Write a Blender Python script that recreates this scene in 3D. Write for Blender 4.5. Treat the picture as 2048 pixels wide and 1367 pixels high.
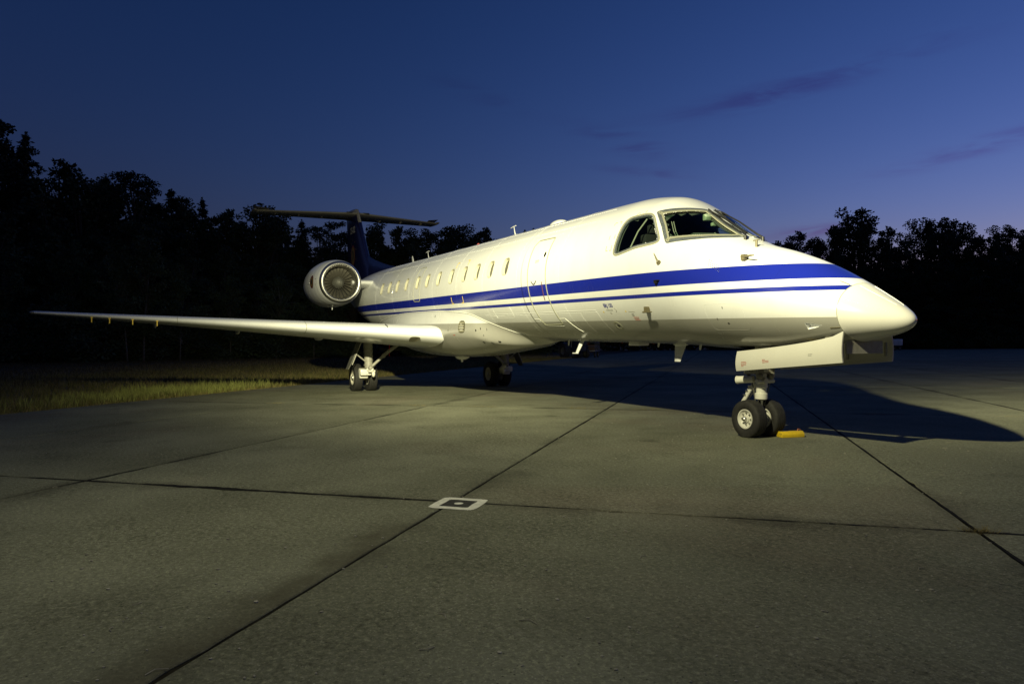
import bpy, bmesh, math, random
import numpy as np
from mathutils import Vector, Matrix

R = math.radians
rng = np.random.default_rng(7)
random.seed(7)
scene = bpy.context.scene
for o in list(bpy.data.objects):
    bpy.data.objects.remove(o, do_unlink=True)
COL = scene.collection

# ------------------------------------------------------------------ camera
cam_d = bpy.data.cameras.new('camera')
cam = bpy.data.objects.new('camera', cam_d)
COL.objects.link(cam)
YAW, PITCH, ROLL = 2.679021, 0.004666, -0.007332
fw = Vector((math.cos(PITCH) * math.cos(YAW), math.cos(PITCH) * math.sin(YAW), math.sin(PITCH)))
rt = Vector((math.sin(YAW), -math.cos(YAW), 0))
up = rt.cross(fw)
c_, s_ = math.cos(ROLL), math.sin(ROLL)
rt, up = c_ * rt + s_ * up, -s_ * rt + c_ * up
cam.matrix_world = Matrix(((rt.x, up.x, -fw.x, 4.7476), (rt.y, up.y, -fw.y, -7.0936), (rt.z, up.z, -fw.z, 1.2281), (0, 0, 0, 1)))
cam_d.sensor_width = 36
cam_d.lens = 36 * 1413.78 / 2048
cam_d.clip_start = 0.1
cam_d.clip_end = 6000
scene.camera = cam

# ------------------------------------------------------------------ view
scene.render.engine = 'CYCLES'
vs = scene.view_settings
vs.view_transform = 'Standard'
vs.look = 'None'
vs.exposure = 0
vs.gamma = 1
vs.use_curve_mapping = False

# ------------------------------------------------------------------ dusk sky
world = bpy.data.worlds.new('World')
scene.world = world
world.use_nodes = True
wn, wl = world.node_tree.nodes, world.node_tree.links
wn.clear()


def N(nodes, typ, **kw):
    n = nodes.new(typ)
    for k, v in kw.items():
        if k == 'inp':
            for i, val in v.items():
                n.inputs[i].default_value = val
        else:
            setattr(n, k, v)
    return n


SUN_AZ = 95.0      # where the sun went down: to the right of the picture (degrees from +x towards +y)
sky = N(wn, 'ShaderNodeTexSky', sky_type='NISHITA', sun_disc=False)
sky.sun_elevation = R(-3.0)
sky.sun_rotation = R(90 - SUN_AZ)
sky.altitude = 0
sky.air_density = 1.0
sky.dust_density = 0.6
sky.ozone_density = 3.0
hsv = N(wn, 'ShaderNodeHueSaturation', inp={'Saturation': 1.0, 'Value': 1.0})
tint = N(wn, 'ShaderNodeMix', data_type='RGBA', blend_type='MULTIPLY', inp={0: 1.0})
tint.inputs['B'].default_value = (1.0, 1.0, 1.0, 1)
bg = N(wn, 'ShaderNodeBackground', inp={'Strength': 1.0})
wo = N(wn, 'ShaderNodeOutputWorld')
wl.new(sky.outputs[0], hsv.inputs['Color'])
# deepen the twilight blue: per channel gain and gamma on the sky model
ssep = N(wn, 'ShaderNodeSeparateColor')
scmb = N(wn, 'ShaderNodeCombineColor')
wl.new(hsv.outputs[0], ssep.inputs[0])
for i, (gain, gam, top) in enumerate(((16.5, 1.79, .42), (2.80, 1.23, .38), (2.50, 1.22, .60))):
    pw = wn.new('ShaderNodeMath')
    pw.operation = 'POWER'
    wl.new(ssep.outputs[i], pw.inputs[0])
    pw.inputs[1].default_value = gam
    ml = wn.new('ShaderNodeMath')
    ml.operation = 'MULTIPLY'
    wl.new(pw.outputs[0], ml.inputs[0])
    ml.inputs[1].default_value = gain
    mn = wn.new('ShaderNodeMath')
    mn.operation = 'MINIMUM'
    wl.new(ml.outputs[0], mn.inputs[0])
    mn.inputs[1].default_value = top
    wl.new(mn.outputs[0], scmb.inputs[i])
wl.new(scmb.outputs[0], tint.inputs['A'])
# thin evening cloud streaks: (azimuth deg, elevation deg, half length, half height, tilt, darkness)
tc = N(wn, 'ShaderNodeTexCoord')
sep = N(wn, 'ShaderNodeSeparateXYZ')
wl.new(tc.outputs['Generated'], sep.inputs[0])


def M(nodes, links, op, a, b=None, c=None, clamp=False):
    n = nodes.new('ShaderNodeMath')
    n.operation = op
    n.use_clamp = clamp
    for i, v in enumerate((a, b, c)):
        if v is None:
            continue
        if isinstance(v, (int, float)):
            n.inputs[i].default_value = v
        else:
            links.new(v, n.inputs[i])
    return n.outputs[0]


az = M(wn, wl, 'MULTIPLY', M(wn, wl, 'ARCTAN2', sep.outputs[1], sep.outputs[0]), 57.29578)
el = M(wn, wl, 'MULTIPLY', M(wn, wl, 'ARCSINE', sep.outputs[2]), 57.29578)
cmb = N(wn, 'ShaderNodeCombineXYZ')
wl.new(M(wn, wl, 'MULTIPLY', az, 0.16), cmb.inputs[0])
wl.new(M(wn, wl, 'MULTIPLY', el, 0.9), cmb.inputs[1])
nz = N(wn, 'ShaderNodeTexNoise', inp={'Scale': 1.0, 'Detail': 5.0, 'Roughness': 0.55, 'Distortion': 0.6})
wl.new(cmb.outputs[0], nz.inputs['Vector'])
cloud = None
CLOUDS = []
def add_cloud(a0, e0, la, le, sl, k):
    global cloud
    da = M(wn, wl, 'SUBTRACT', az, a0)
    de = M(wn, wl, 'SUBTRACT', M(wn, wl, 'SUBTRACT', el, e0), M(wn, wl, 'MULTIPLY', da, sl))
    q = M(wn, wl, 'ADD', M(wn, wl, 'POWER', M(wn, wl, 'ABSOLUTE', M(wn, wl, 'DIVIDE', da, la)), 2.0),
          M(wn, wl, 'POWER', M(wn, wl, 'ABSOLUTE', M(wn, wl, 'DIVIDE', de, le)), 2.0))
    g = M(wn, wl, 'MULTIPLY', M(wn, wl, 'EXPONENT', M(wn, wl, 'MULTIPLY', q, -1.0)), k)
    cloud = g if cloud is None else M(wn, wl, 'ADD', cloud, g)
for c_args in ((131.5, 18.6, 8.5, .75, -.14, 1.5), (119.5, 13.0, 5.0, .55, -.17, 1.4), (144.0, 15.6, 3.6, .8, .30, 1.0), (142.5, 13.4, 3.2, .35, .12, .9), (130.0, 8.2, 3.2, .55, -.06, 1.5), (156, 19.5, 3.5, .6, .3, .5), (134, 6.4, 6.0, .5, 0, .9)):
    add_cloud(*c_args)
mr = N(wn, 'ShaderNodeMapRange', interpolation_type='SMOOTHSTEP', inp={'From Min': 0.36, 'From Max': 0.68, 'To Min': 0.0, 'To Max': 1.0})
wl.new(nz.outputs[0], mr.inputs['Value'])
cfac = M(wn, wl, 'MULTIPLY', M(wn, wl, 'MULTIPLY', cloud, .8), mr.outputs[0], clamp=True) if cloud is not None else None
cmix = N(wn, 'ShaderNodeMix', data_type='RGBA', blend_type='MULTIPLY')
cmix.inputs['B'].default_value = (0.84, 0.62, 0.76, 1)
wl.new(tint.outputs['Result'], cmix.inputs['A'])
if cfac is not None:
    wl.new(cfac, cmix.inputs[0])
wl.new(cmix.outputs['Result'], bg.inputs[0])
wl.new(bg.outputs[0], wo.inputs[0])

# ------------------------------------------------------------------ the floodlight that lights the apron (one lamp standing in for a light that was moved about)
lamp_d = bpy.data.lights.new('floodlight', 'POINT')
lamp = bpy.data.objects.new('floodlight', lamp_d)
COL.objects.link(lamp)
lamp.location = (0.70, -6.60, 5.40)
lamp_d.shadow_soft_size = 0.10
lamp_d.energy = 22500
lamp_d.color = (1.0, 0.94, 0.56)
lamp_d.use_nodes = True                      # made-up beam lobes, shaped to brighten chosen directions
ln, ll = lamp_d.node_tree.nodes, lamp_d.node_tree.links
em = next(n for n in ln if n.type == 'EMISSION')
geo = N(ln, 'ShaderNodeNewGeometry')


def lobe(az_, el_, sig, k):
    d = N(ln, 'ShaderNodeVectorMath', operation='DOT_PRODUCT')
    d.inputs[1].default_value = (math.cos(R(el_)) * math.cos(R(az_)), math.cos(R(el_)) * math.sin(R(az_)), math.sin(R(el_)))
    ll.new(geo.outputs['Incoming'], d.inputs[0])
    e = M(ln, ll, 'EXPONENT', M(ln, ll, 'MULTIPLY', M(ln, ll, 'SUBTRACT', d.outputs['Value'], 1.0), 1 / R(sig) ** 2))
    return M(ln, ll, 'MULTIPLY', e, k)


# long-throw core along the fuselage and wide flood towards the nose, lobes added to brighten the ground, and a little spill
beam = None
for args in ((165, -11.5, 10.0, .58), (150, -16.5, 11.5, .56), (111, -8, 21, .20), (101.5, -15.0, 7.5, 1.05), (150, -48, 50, .022)):
    b_ = lobe(*args)
    beam = b_ if beam is None else M(ln, ll, 'ADD', beam, b_)
ll.new(beam, em.inputs['Strength'])

# ------------------------------------------------------------------ helpers


class MB:
    """collects shapes; build() links them as one mesh object"""

    def __init__(self):
        self.v, self.f = [], []

    def add(self, verts, faces):
        o = len(self.v)
        self.v += [tuple(map(float, p)) for p in verts]
        self.f += [tuple(i + o for i in f) for f in faces]
        return self

    def box(self, c, d, rot=None, taper=1.0):
        x, y, z = d[0] / 2, d[1] / 2, d[2] / 2
        P = [Vector((sx * x * (taper if sz > 0 else 1), sy * y * (taper if sz > 0 else 1), sz * z)) for sz in (-1, 1) for sy in (-1, 1) for sx in (-1, 1)]
        if rot is not None:
            P = [rot @ p for p in P]
        P = [p + Vector(c) for p in P]
        return self.add(P, [(0, 2, 3, 1), (4, 5, 7, 6), (0, 1, 5, 4), (2, 6, 7, 3), (0, 4, 6, 2), (1, 3, 7, 5)])

    def tube(self, pts, r, n=12, cap=True, flat=1.0):
        pts = [Vector(p) for p in pts]
        rs = r if isinstance(r, (list, tuple)) else [r] * len(pts)
        rings = []
        ref = None
        for i, p in enumerate(pts):
            t = (pts[min(i + 1, len(pts) - 1)] - pts[max(i - 1, 0)]).normalized()
            if ref is None:
                ref = Vector((0, 0, 1)) if abs(t.z) < .9 else Vector((1, 0, 0))
            a = (ref - t * ref.dot(t)).normalized()
            b = t.cross(a)
            ref = a
            rings.append([p + (a * math.cos(2 * math.pi * k / n) + b * flat * math.sin(2 * math.pi * k / n)) * rs[i] for k in range(n)])
        V = [q for ring in rings for q in ring]
        F = [(i * n + k, i * n + (k + 1) % n, (i + 1) * n + (k + 1) % n, (i + 1) * n + k) for i in range(len(pts) - 1) for k in range(n)]
        if cap:
            F += [tuple(range(n))[::-1], tuple((len(pts) - 1) * n + k for k in range(n))]
        return self.add(V, F)

    def lathe(self, prof, origin, axis, n=48, close=False):
        """prof: (along, radius) pairs"""
        ax = Vector(axis).normalized()
        ref = Vector((0, 0, 1)) if abs(ax.z) < .9 else Vector((1, 0, 0))
        a = (ref - ax * ref.dot(ax)).normalized()
        b = ax.cross(a)
        o = Vector(origin)
        V = [o + ax * t + (a * math.cos(2 * math.pi * k / n) + b * math.sin(2 * math.pi * k / n)) * r for t, r in prof for k in range(n)]
        m = len(prof)
        F = [(i * n + k, i * n + (k + 1) % n, ((i + 1) % m) * n + (k + 1) % n, ((i + 1) % m) * n + k) for i in range(m if close else m - 1) for k in range(n)]
        return self.add(V, F)

    def loft(self, rings, closed=True, cap=False):
        n = len(rings[0])
        V = [p for r in rings for p in r]
        m = n if closed else n - 1
        F = [(i * n + k, i * n + (k + 1) % n, (i + 1) * n + (k + 1) % n, (i + 1) * n + k) for i in range(len(rings) - 1) for k in range(m)]
        if cap:
            F += [tuple(range(n))[::-1], tuple((len(rings) - 1) * n + k for k in range(n))]
        return self.add(V, F)

    def sphere(self, c, r, n=14, m=8):
        rr = r if isinstance(r, (tuple, list)) else (r, r, r)
        V = [(c[0] + rr[0] * math.sin(math.pi * i / m) * math.cos(2 * math.pi * k / n), c[1] + rr[1] * math.sin(math.pi * i / m) * math.sin(2 * math.pi * k / n), c[2] + rr[2] * math.cos(math.pi * i / m)) for i in range(m + 1) for k in range(n)]
        F = [(i * n + k, (i + 1) * n + k, (i + 1) * n + (k + 1) % n, i * n + (k + 1) % n) for i in range(m) for k in range(n)]
        return self.add(V, F)

    def build(self, name, mat, parent=None, smooth=True, sharp=35, bevel=0.0, fixn=True):
        me = bpy.data.meshes.new(name)
        me.from_pydata(self.v, [], self.f)
        if fixn or bevel:
            bm = bmesh.new()
            bm.from_mesh(me)
            bmesh.ops.remove_doubles(bm, verts=bm.verts, dist=1e-5)
            if bevel:
                bmesh.ops.bevel(bm, geom=[e for e in bm.edges if e.is_manifold and e.calc_face_angle(0) > .6], offset=bevel, segments=2, affect='EDGES', profile=.5)
            bmesh.ops.recalc_face_normals(bm, faces=bm.faces)
            bm.to_mesh(me)
            bm.free()
        return link(name, me, mat, parent, smooth, sharp)


def link(name, me, mat, parent=None, smooth=True, sharp=35):
    if mat is not None:
        me.materials.append(mat)
    if smooth:
        me.polygons.foreach_set('use_smooth', [True] * len(me.polygons))
        if sharp:
            me.set_sharp_from_angle(angle=R(sharp))
    o = bpy.data.objects.new(name, me)
    COL.objects.link(o)
    if parent is not None:
        o.parent = parent
    return o


def np_mesh(name, V, F, mat, parent=None, smooth=True, sharp=None):
    """V (n,3) array, F (m,k) index array"""
    me = bpy.data.meshes.new(name)
    k = F.shape[1]
    me.vertices.add(len(V))
    me.vertices.foreach_set('co', V.astype(np.float32).ravel())
    me.loops.add(F.size)
    me.loops.foreach_set('vertex_index', F.astype(np.int32).ravel())
    me.polygons.add(len(F))
    me.polygons.foreach_set('loop_start', np.arange(0, F.size, k, dtype=np.int32))
    me.update(calc_edges=True)
    return link(name, me, mat, parent, smooth, sharp)


def tag(o, label=None, cat=None, group=None, kind=None):
    if label: o['label'] = label
    if cat: o['category'] = cat
    if group: o['group'] = group
    if kind: o['kind'] = kind
    return o


def empty(name, loc, rz=0):
    o = bpy.data.objects.new(name, None)
    COL.objects.link(o)
    o.location = loc
    o.rotation_euler = (0, 0, rz)
    o.empty_display_size = .3
    return o


def copy_tree(o, parent=None):
    c = o.copy()
    COL.objects.link(c)
    c.parent = parent
    for ch in list(o.children):
        copy_tree(ch, c)
    return c


# ------------------------------------------------------------------ materials
MATS = {}


def mat(name, col, rough=.5, metal=0.0, var=0.0, vscale=6.0, bump=0.0, bscale=40.0, spec=.5, coat=0.0, rvar=0.0):
    m = bpy.data.materials.new(name)
    m.use_nodes = True
    nt = m.node_tree
    b = nt.nodes['Principled BSDF']
    b.inputs['Base Color'].default_value = (*col, 1)
    b.inputs['Roughness'].default_value = rough
    b.inputs['Metallic'].default_value = metal
    b.inputs['Specular IOR Level'].default_value = spec
    b.inputs['Coat Weight'].default_value = coat
    b.inputs['Coat Roughness'].default_value = .08
    if var or bump or rvar:
        t = nt.nodes.new('ShaderNodeTexCoord')
        if var or rvar:
            nzz = N(nt.nodes, 'ShaderNodeTexNoise', inp={'Scale': vscale, 'Detail': 6.0, 'Roughness': .6})
            nt.links.new(t.outputs['Object'], nzz.inputs['Vector'])
        if var:
            mx = N(nt.nodes, 'ShaderNodeMix', data_type='RGBA')
            mx.inputs['A'].default_value = (*[c * (1 - var) for c in col], 1)
            mx.inputs['B'].default_value = (*[min(1, c * (1 + var)) for c in col], 1)
            r_ = N(nt.nodes, 'ShaderNodeMapRange', inp={'From Min': .3, 'From Max': .7})
            nt.links.new(nzz.outputs[0], r_.inputs['Value'])
            nt.links.new(r_.outputs[0], mx.inputs[0])
            nt.links.new(mx.outputs['Result'], b.inputs['Base Color'])
        if rvar:
            r2 = N(nt.nodes, 'ShaderNodeMapRange', inp={'From Min': .3, 'From Max': .7, 'To Min': rough - rvar, 'To Max': rough + rvar})
            nt.links.new(nzz.outputs[0], r2.inputs['Value'])
            nt.links.new(r2.outputs[0], b.inputs['Roughness'])
        if bump:
            n2 = N(nt.nodes, 'ShaderNodeTexNoise', inp={'Scale': bscale, 'Detail': 4.0})
            nt.links.new(t.outputs['Object'], n2.inputs['Vector'])
            bp = N(nt.nodes, 'ShaderNodeBump', inp={'Strength': bump, 'Distance': .01})
            nt.links.new(n2.outputs[0], bp.inputs['Height'])
            nt.links.new(bp.outputs[0], b.inputs['Normal'])
    MATS[name] = m
    return m


ZC0, TILT = 2.283, 0.0229      # the parked jet stands 1.3 degrees nose-down: axis height = ZC0 + TILT * station


def paint(name, stripes=True, base=(.80, .81, .82), dirt=.12):
    """aircraft gloss paint; stripes: blue bands and grey belly by height above the fuselage axis"""
    m = mat(name, base, .22, coat=.35)
    nt = m.node_tree
    nn, lk = nt.nodes, nt.links
    b = nn['Principled BSDF']
    t = nn.new('ShaderNodeTexCoord')
    sp = nn.new('ShaderNodeSeparateXYZ')
    lk.new(t.outputs['Object'], sp.inputs[0])
    # grime: soft mottling and streaks running down the skin
    mp = N(nn, 'ShaderNodeMapping')
    mp.inputs['Scale'].default_value = (2.2, 1.5, 1.0)
    lk.new(t.outputs['Object'], mp.inputs[0])
    ns = N(nn, 'ShaderNodeTexNoise', inp={'Scale': 1.6, 'Detail': 7.0, 'Roughness': .65})
    lk.new(mp.outputs[0], ns.inputs['Vector'])
    gr = N(nn, 'ShaderNodeMapRange', inp={'From Min': .42, 'From Max': .75, 'To Min': 0.0, 'To Max': dirt})
    lk.new(ns.outputs[0], gr.inputs['Value'])
    col = None
    if stripes:
        h = M(nn, lk, 'SUBTRACT', M(nn, lk, 'ADD', sp.outputs[2], M(nn, lk, 'MULTIPLY', sp.outputs[0], TILT)), ZC0)

        def step(e, w=.0018):
            q = N(nn, 'ShaderNodeMapRange', inp={'From Min': e - w, 'From Max': e + w})
            lk.new(h, q.inputs['Value'])
            return q.outputs[0]
        b1 = M(nn, lk, 'SUBTRACT', step(-.338), step(-.140))
        b2 = M(nn, lk, 'SUBTRACT', step(-.483), step(-.428))
        blue = M(nn, lk, 'ADD', b1, b2, clamp=True)
        m1 = N(nn, 'ShaderNodeMix', data_type='RGBA')
        m1.inputs['A'].default_value = (.36, .355, .33, 1)
        m1.inputs['B'].default_value = (*base, 1)
        lk.new(step(-.785), m1.inputs[0])
        m2 = N(nn, 'ShaderNodeMix', data_type='RGBA')
        lk.new(m1.outputs['Result'], m2.inputs['A'])
        m2.inputs['B'].default_value = (.010, .020, .30, 1)
        lk.new(blue, m2.inputs[0])
        col = m2.outputs['Result']
    m3 = N(nn, 'ShaderNodeMix', data_type='RGBA', blend_type='MULTIPLY')
    if col is not None:
        lk.new(col, m3.inputs['A'])
    else:
        m3.inputs['A'].default_value = (*base, 1)
    m3.inputs['B'].default_value = (.55, .50, .42, 1)
    lk.new(gr.outputs[0], m3.inputs[0])
    lk.new(m3.outputs['Result'], b.inputs['Base Color'])
    rr = N(nn, 'ShaderNodeMapRange', inp={'From Min': .3, 'From Max': .75, 'To Min': .20, 'To Max': .30})
    lk.new(ns.outputs[0], rr.inputs['Value'])
    lk.new(rr.outputs[0], b.inputs['Roughness'])
    # barely uneven skin
    n3 = N(nn, 'ShaderNodeTexNoise', inp={'Scale': 2.2, 'Detail': 2.0})
    lk.new(t.outputs['Object'], n3.inputs['Vector'])
    bp = N(nn, 'ShaderNodeBump', inp={'Strength': .16, 'Distance': .012})
    lk.new(n3.outputs[0], bp.inputs['Height'])
    lk.new(bp.outputs[0], b.inputs['Normal'])
    return m


P_SKIN = paint('striped_paint', True)
P_WHITE = paint('white_paint', False)
P_RADOME = paint('radome_paint', False, (.76, .75, .71), .05)
P_BLUE = mat('blue_paint', (.006, .008, .050), .25, var=.15, coat=.3)
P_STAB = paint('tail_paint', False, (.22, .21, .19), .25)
SEAL = mat('door_seal', (.29, .29, .215), .6)
TRIM = mat('white_trim', (.85, .85, .80), .4)
METAL = mat('bare_metal', (.62, .62, .60), .28, 1.0, var=.12, rvar=.08)
LIPM = mat('inlet_lip_metal', (.60, .59, .56), .36, 1.0)
GREYM = mat('grey_metal', (.15, .15, .135), .5, .4, var=.2)
FRAMEM = mat('riveted_frame_metal', (.20, .225, .25), .45, .6, var=.3, vscale=30)
GASKET = mat('window_gasket', (.27, .27, .205), .6)
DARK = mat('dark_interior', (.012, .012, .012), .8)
LINER = mat('cockpit_liner_grey', (.10, .112, .10), .85)
DARKG = mat('dark_green_grey_panel', (.13, .155, .13), .75)
CREAM = mat('cream_window_reveal', (.46, .44, .34), .6, var=.08)
PANE = mat('dark_window_pane', (.01, .011, .012), .06, spec=.6)
RUBBER = mat('tyre_rubber', (.022, .021, .020), .75, var=.35, vscale=25, bump=.2, bscale=120)
GEARW = mat('white_gear_paint', (.74, .73, .66), .35, var=.10, vscale=14)
GEARG = mat('grey_gear_paint', (.30, .29, .25), .5, var=.2, vscale=14)
CHROME = mat('chrome_piston', (.7, .7, .7), .1, 1.0)
YELLOW = mat('yellow_paint', (.75, .52, .02), .5, var=.12, vscale=20)
YDECAL = mat('yellow_marking', (.80, .55, .03), .5)
REDP = mat('red_paint', (.42, .03, .02), .5)
BLACKP = mat('black_plastic', (.012, .012, .012), .5)
BLUEDEC = mat('blue_lettering', (.02, .025, .25), .4)
GREYDEC = mat('grey_lettering', (.32, .32, .30), .5)
REDDEC = mat('red_lettering', (.40, .07, .04), .5)
LETTER = mat('silver_lettering', (.42, .42, .42), .4)
BRASS = mat('probe_metal', (.15, .13, .075), .5, .1, var=.2)


def glass_mat():
    m = bpy.data.materials.new('cockpit_glass')
    m.use_nodes = True
    nn, lk = m.node_tree.nodes, m.node_tree.links
    nn.clear()
    o = nn.new('ShaderNodeOutputMaterial')
    tr = N(nn, 'ShaderNodeBsdfTransparent')
    tr.inputs[0].default_value = (.66, .74, .68, 1)
    gl = N(nn, 'ShaderNodeBsdfGlossy', inp={'Roughness': .03})
    ge = nn.new('ShaderNodeNewGeometry')
    dp = N(nn, 'ShaderNodeVectorMath', operation='DOT_PRODUCT')
    lk.new(ge.outputs['Incoming'], dp.inputs[0])
    lk.new(ge.outputs['Normal'], dp.inputs[1])
    inv = M(nn, lk, 'SUBTRACT', 1.0, M(nn, lk, 'ABSOLUTE', dp.outputs['Value']), clamp=True)
    fr = M(nn, lk, 'ADD', M(nn, lk, 'MULTIPLY', M(nn, lk, 'POWER', inv, 5.0), .9), .035)      # reflectance of glass
    mx = nn.new('ShaderNodeMixShader')
    lk.new(fr, mx.inputs[0])
    lk.new(tr.outputs[0], mx.inputs[1])
    lk.new(gl.outputs[0], mx.inputs[2])
    lk.new(mx.outputs[0], o.inputs[0])
    return m


GLASS = glass_mat()
EMRED = mat('emblem_red', (.09, .010, .008), .5)
EMYEL = mat('emblem_yellow', (.13, .085, .012), .5)
LEVER = mat('brown_red_lever', (.10, .03, .02), .5)
DOORP = paint('gear_door_paint', False, (.62, .61, .56), .10)
SEATM = mat('dark_seat_cloth', (.02, .022, .022), .9)
# ================================================================== the setting
TH = R(137.5)
E1 = np.array([math.cos(TH), math.sin(TH)])           # along the long slab joints
E2 = np.array([E1[1], -E1[0]])
SLW, SLL = 3.63, 8.2
O2, O1 = -0.39, -3.07                                 # one joint crossing of the grid


def apron_pt(a, b, z=0.0):
    """a metres along E1, b along E2"""
    return (a * E1[0] + b * E2[0], a * E1[1] + b * E2[1], z)


def concrete(name, slab=True):
    m = mat(name, (.2, .2, .18), .95, spec=.05)
    nt = m.node_tree
    nn, lk = nt.nodes, nt.links
    b = nn['Principled BSDF']
    g = nn.new('ShaderNodeNewGeometry')
    pos = g.outputs['Position']

    def noise(scale, detail=6, rough=.6, dist=0.0, vec=None):
        q = N(nn, 'ShaderNodeTexNoise', inp={'Scale': scale, 'Detail': float(detail), 'Roughness': rough, 'Distortion': dist})
        lk.new(vec or pos, q.inputs['Vector'])
        return q.outputs[0]

    def rng_(v, a, c, lo=0.0, hi=1.0):
        q = N(nn, 'ShaderNodeMapRange', inp={'From Min': a, 'From Max': c, 'To Min': lo, 'To Max': hi})
        lk.new(v, q.inputs['Value'])
        return q.outputs[0]

    def mix(a, bcol, f, mode='MIX'):
        q = N(nn, 'ShaderNodeMix', data_type='RGBA', blend_type=mode)
        for k, v in (('A', a), ('B', bcol)):
            if isinstance(v, tuple):
                q.inputs[k].default_value = v
            else:
                lk.new(v, q.inputs[k])
        if isinstance(f, float):
            q.inputs[0].default_value = f
        else:
            lk.new(f, q.inputs[0])
        return q.outputs['Result']
    c = mix((.190, .194, .142, 1), (.290, .296, .218, 1), rng_(noise(.45, 8, .62), .32, .68))
    c = mix(c, (.30, .20, .155, 1), rng_(noise(.22, 5, .6, .8), .52, .78, 0, .34))             # reddish stains
    c = mix(c, (.11, .108, .085, 1), rng_(noise(1.6, 9, .68, .5), .55, .78, 0, .45))            # dark worn patches
    c = mix(c, (.07, .068, .055, 1), rng_(noise(30, 6, .75), .55, .70, 0, .6))                # pitting
    c = mix(c, (.36, .35, .30, 1), rng_(noise(34, 5, .7, .6), .56, .72, 0, .55))               # worn paste
    c = mix(c, (.40, .40, .38, 1), M(nn, lk, 'MULTIPLY', rng_(noise(24, 9, .82), .38, .58, 1, 0), rng_(noise(.8, 5, .6), .36, .64, .30, 1.0)), 'MULTIPLY')          # rough broom-worn skin
    c = mix(c, (1.6, 1.6, 1.5, 1), rng_(noise(42, 6, .78), .50, .62, 0, 1), 'MULTIPLY')
    v = N(nn, 'ShaderNodeTexVoronoi', inp={'Scale': 46.0, 'Randomness': 1.0})                  # exposed aggregate
    lk.new(pos, v.inputs['Vector'])
    stone = rng_(v.outputs['Distance'], .10, .26, 1, 0)
    sp = N(nn, 'ShaderNodeSeparateColor')
    lk.new(v.outputs['Color'], sp.inputs[0])
    pick = rng_(sp.outputs[0], .52, .56)
    c = mix(c, (.52, .50, .40, 1), M(nn, lk, 'MULTIPLY', M(nn, lk, 'MULTIPLY', stone, pick), rng_(noise(.9, 4), .38, .62, .25, 1)))
    pick2 = rng_(sp.outputs[1], .80, .84)
    c = mix(c, (.03, .03, .028, 1), M(nn, lk, 'MULTIPLY', M(nn, lk, 'MULTIPLY', stone, pick2), .85))
    if slab:
        t = nn.new('ShaderNodeTexCoord')
        s3 = nn.new('ShaderNodeSeparateXYZ')
        lk.new(t.outputs['Object'], s3.inputs[0])
        ex = M(nn, lk, 'SUBTRACT', SLL / 2, M(nn, lk, 'ABSOLUTE', s3.outputs[0]))
        ey = M(nn, lk, 'SUBTRACT', SLW / 2, M(nn, lk, 'ABSOLUTE', s3.outputs[1]))
        ed = M(nn, lk, 'MINIMUM', ex, ey)
        wob = M(nn, lk, 'ADD', ed, rng_(noise(.55, 7, .62), .34, .66, -.16, .40))
        c = mix(c, (.06, .056, .045, 1), rng_(wob, .0, .22, .46, 0))                            # oily seepage along the joints
        oi = nn.new('ShaderNodeObjectInfo')
        c = mix(c, (.5, .5, .5, 1), rng_(oi.outputs['Random'], 0, 1, .0, .42), 'MULTIPLY')
        # long brown spill beside one joint
        pa = N(nn, 'ShaderNodeVectorMath', operation='DOT_PRODUCT')
        pb = N(nn, 'ShaderNodeVectorMath', operation='DOT_PRODUCT')
        for q_, ax_ in ((pa, E1), (pb, E2)):
            lk.new(pos, q_.inputs[0])
            q_.inputs[1].default_value = (ax_[0], ax_[1], 0)
        lb = O2 - SLW
        wv_ = M(nn, lk, 'ADD', pb.outputs['Value'], rng_(noise(3.0, 6, .6), .3, .7, -.12, .12))
        sp_ = M(nn, lk, 'MULTIPLY', rng_(wv_, lb - .34, lb - .10, 0, 1), rng_(pb.outputs['Value'], lb, lb + .02, 1, 0))
        sp_ = M(nn, lk, 'MULTIPLY', sp_, M(nn, lk, 'MULTIPLY', rng_(pa.outputs['Value'], -3.5, -4.1, 0, 1), rng_(noise(1.7, 6, .65), .32, .60, .25, .85)))
        c = mix(c, (.095, .088, .060, 1), sp_)
        # oil drips and scuffs
        vo = N(nn, 'ShaderNodeTexVoronoi', inp={'Scale': .9, 'Randomness': 1.0})
        wv = N(nn, 'ShaderNodeVectorMath', operation='ADD')
        lk.new(pos, wv.inputs[0])
        nv = N(nn, 'ShaderNodeTexNoise', inp={'Scale': 5.0, 'Detail': 5.0})
        lk.new(pos, nv.inputs['Vector'])
        nsc = N(nn, 'ShaderNodeVectorMath', operation='SCALE', inp={'Scale': .35})
        lk.new(nv.outputs['Color'], nsc.inputs[0])
        lk.new(nsc.outputs[0], wv.inputs[1])
        lk.new(wv.outputs[0], vo.inputs['Vector'])
        vs_ = N(nn, 'ShaderNodeSeparateColor')
        lk.new(vo.outputs['Color'], vs_.inputs[0])
        spot = M(nn, lk, 'MULTIPLY', rng_(vo.outputs['Distance'], .05, .16, 1, 0), rng_(vs_.outputs[0], .60, .80, 0, .45))
        c = mix(c, (.05, .047, .036, 1), spot)
    else:
        # far joints: too far away to build
        dx = N(nn, 'ShaderNodeVectorMath', operation='DOT_PRODUCT')
        lk.new(pos, dx.inputs[0])
        dx.inputs[1].default_value = (E2[0], E2[1], 0)
        dy = N(nn, 'ShaderNodeVectorMath', operation='DOT_PRODUCT')
        lk.new(pos, dy.inputs[0])
        dy.inputs[1].default_value = (E1[0], E1[1], 0)
        for out, off, per in ((dx, O2, SLW), (dy, O1, SLL)):
            fr = M(nn, lk, 'PINGPONG', M(nn, lk, 'SUBTRACT', out.outputs['Value'], off), per / 2)
            c = mix(c, (.03, .03, .026, 1), rng_(fr, .018, .03, 1, 0))
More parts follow.
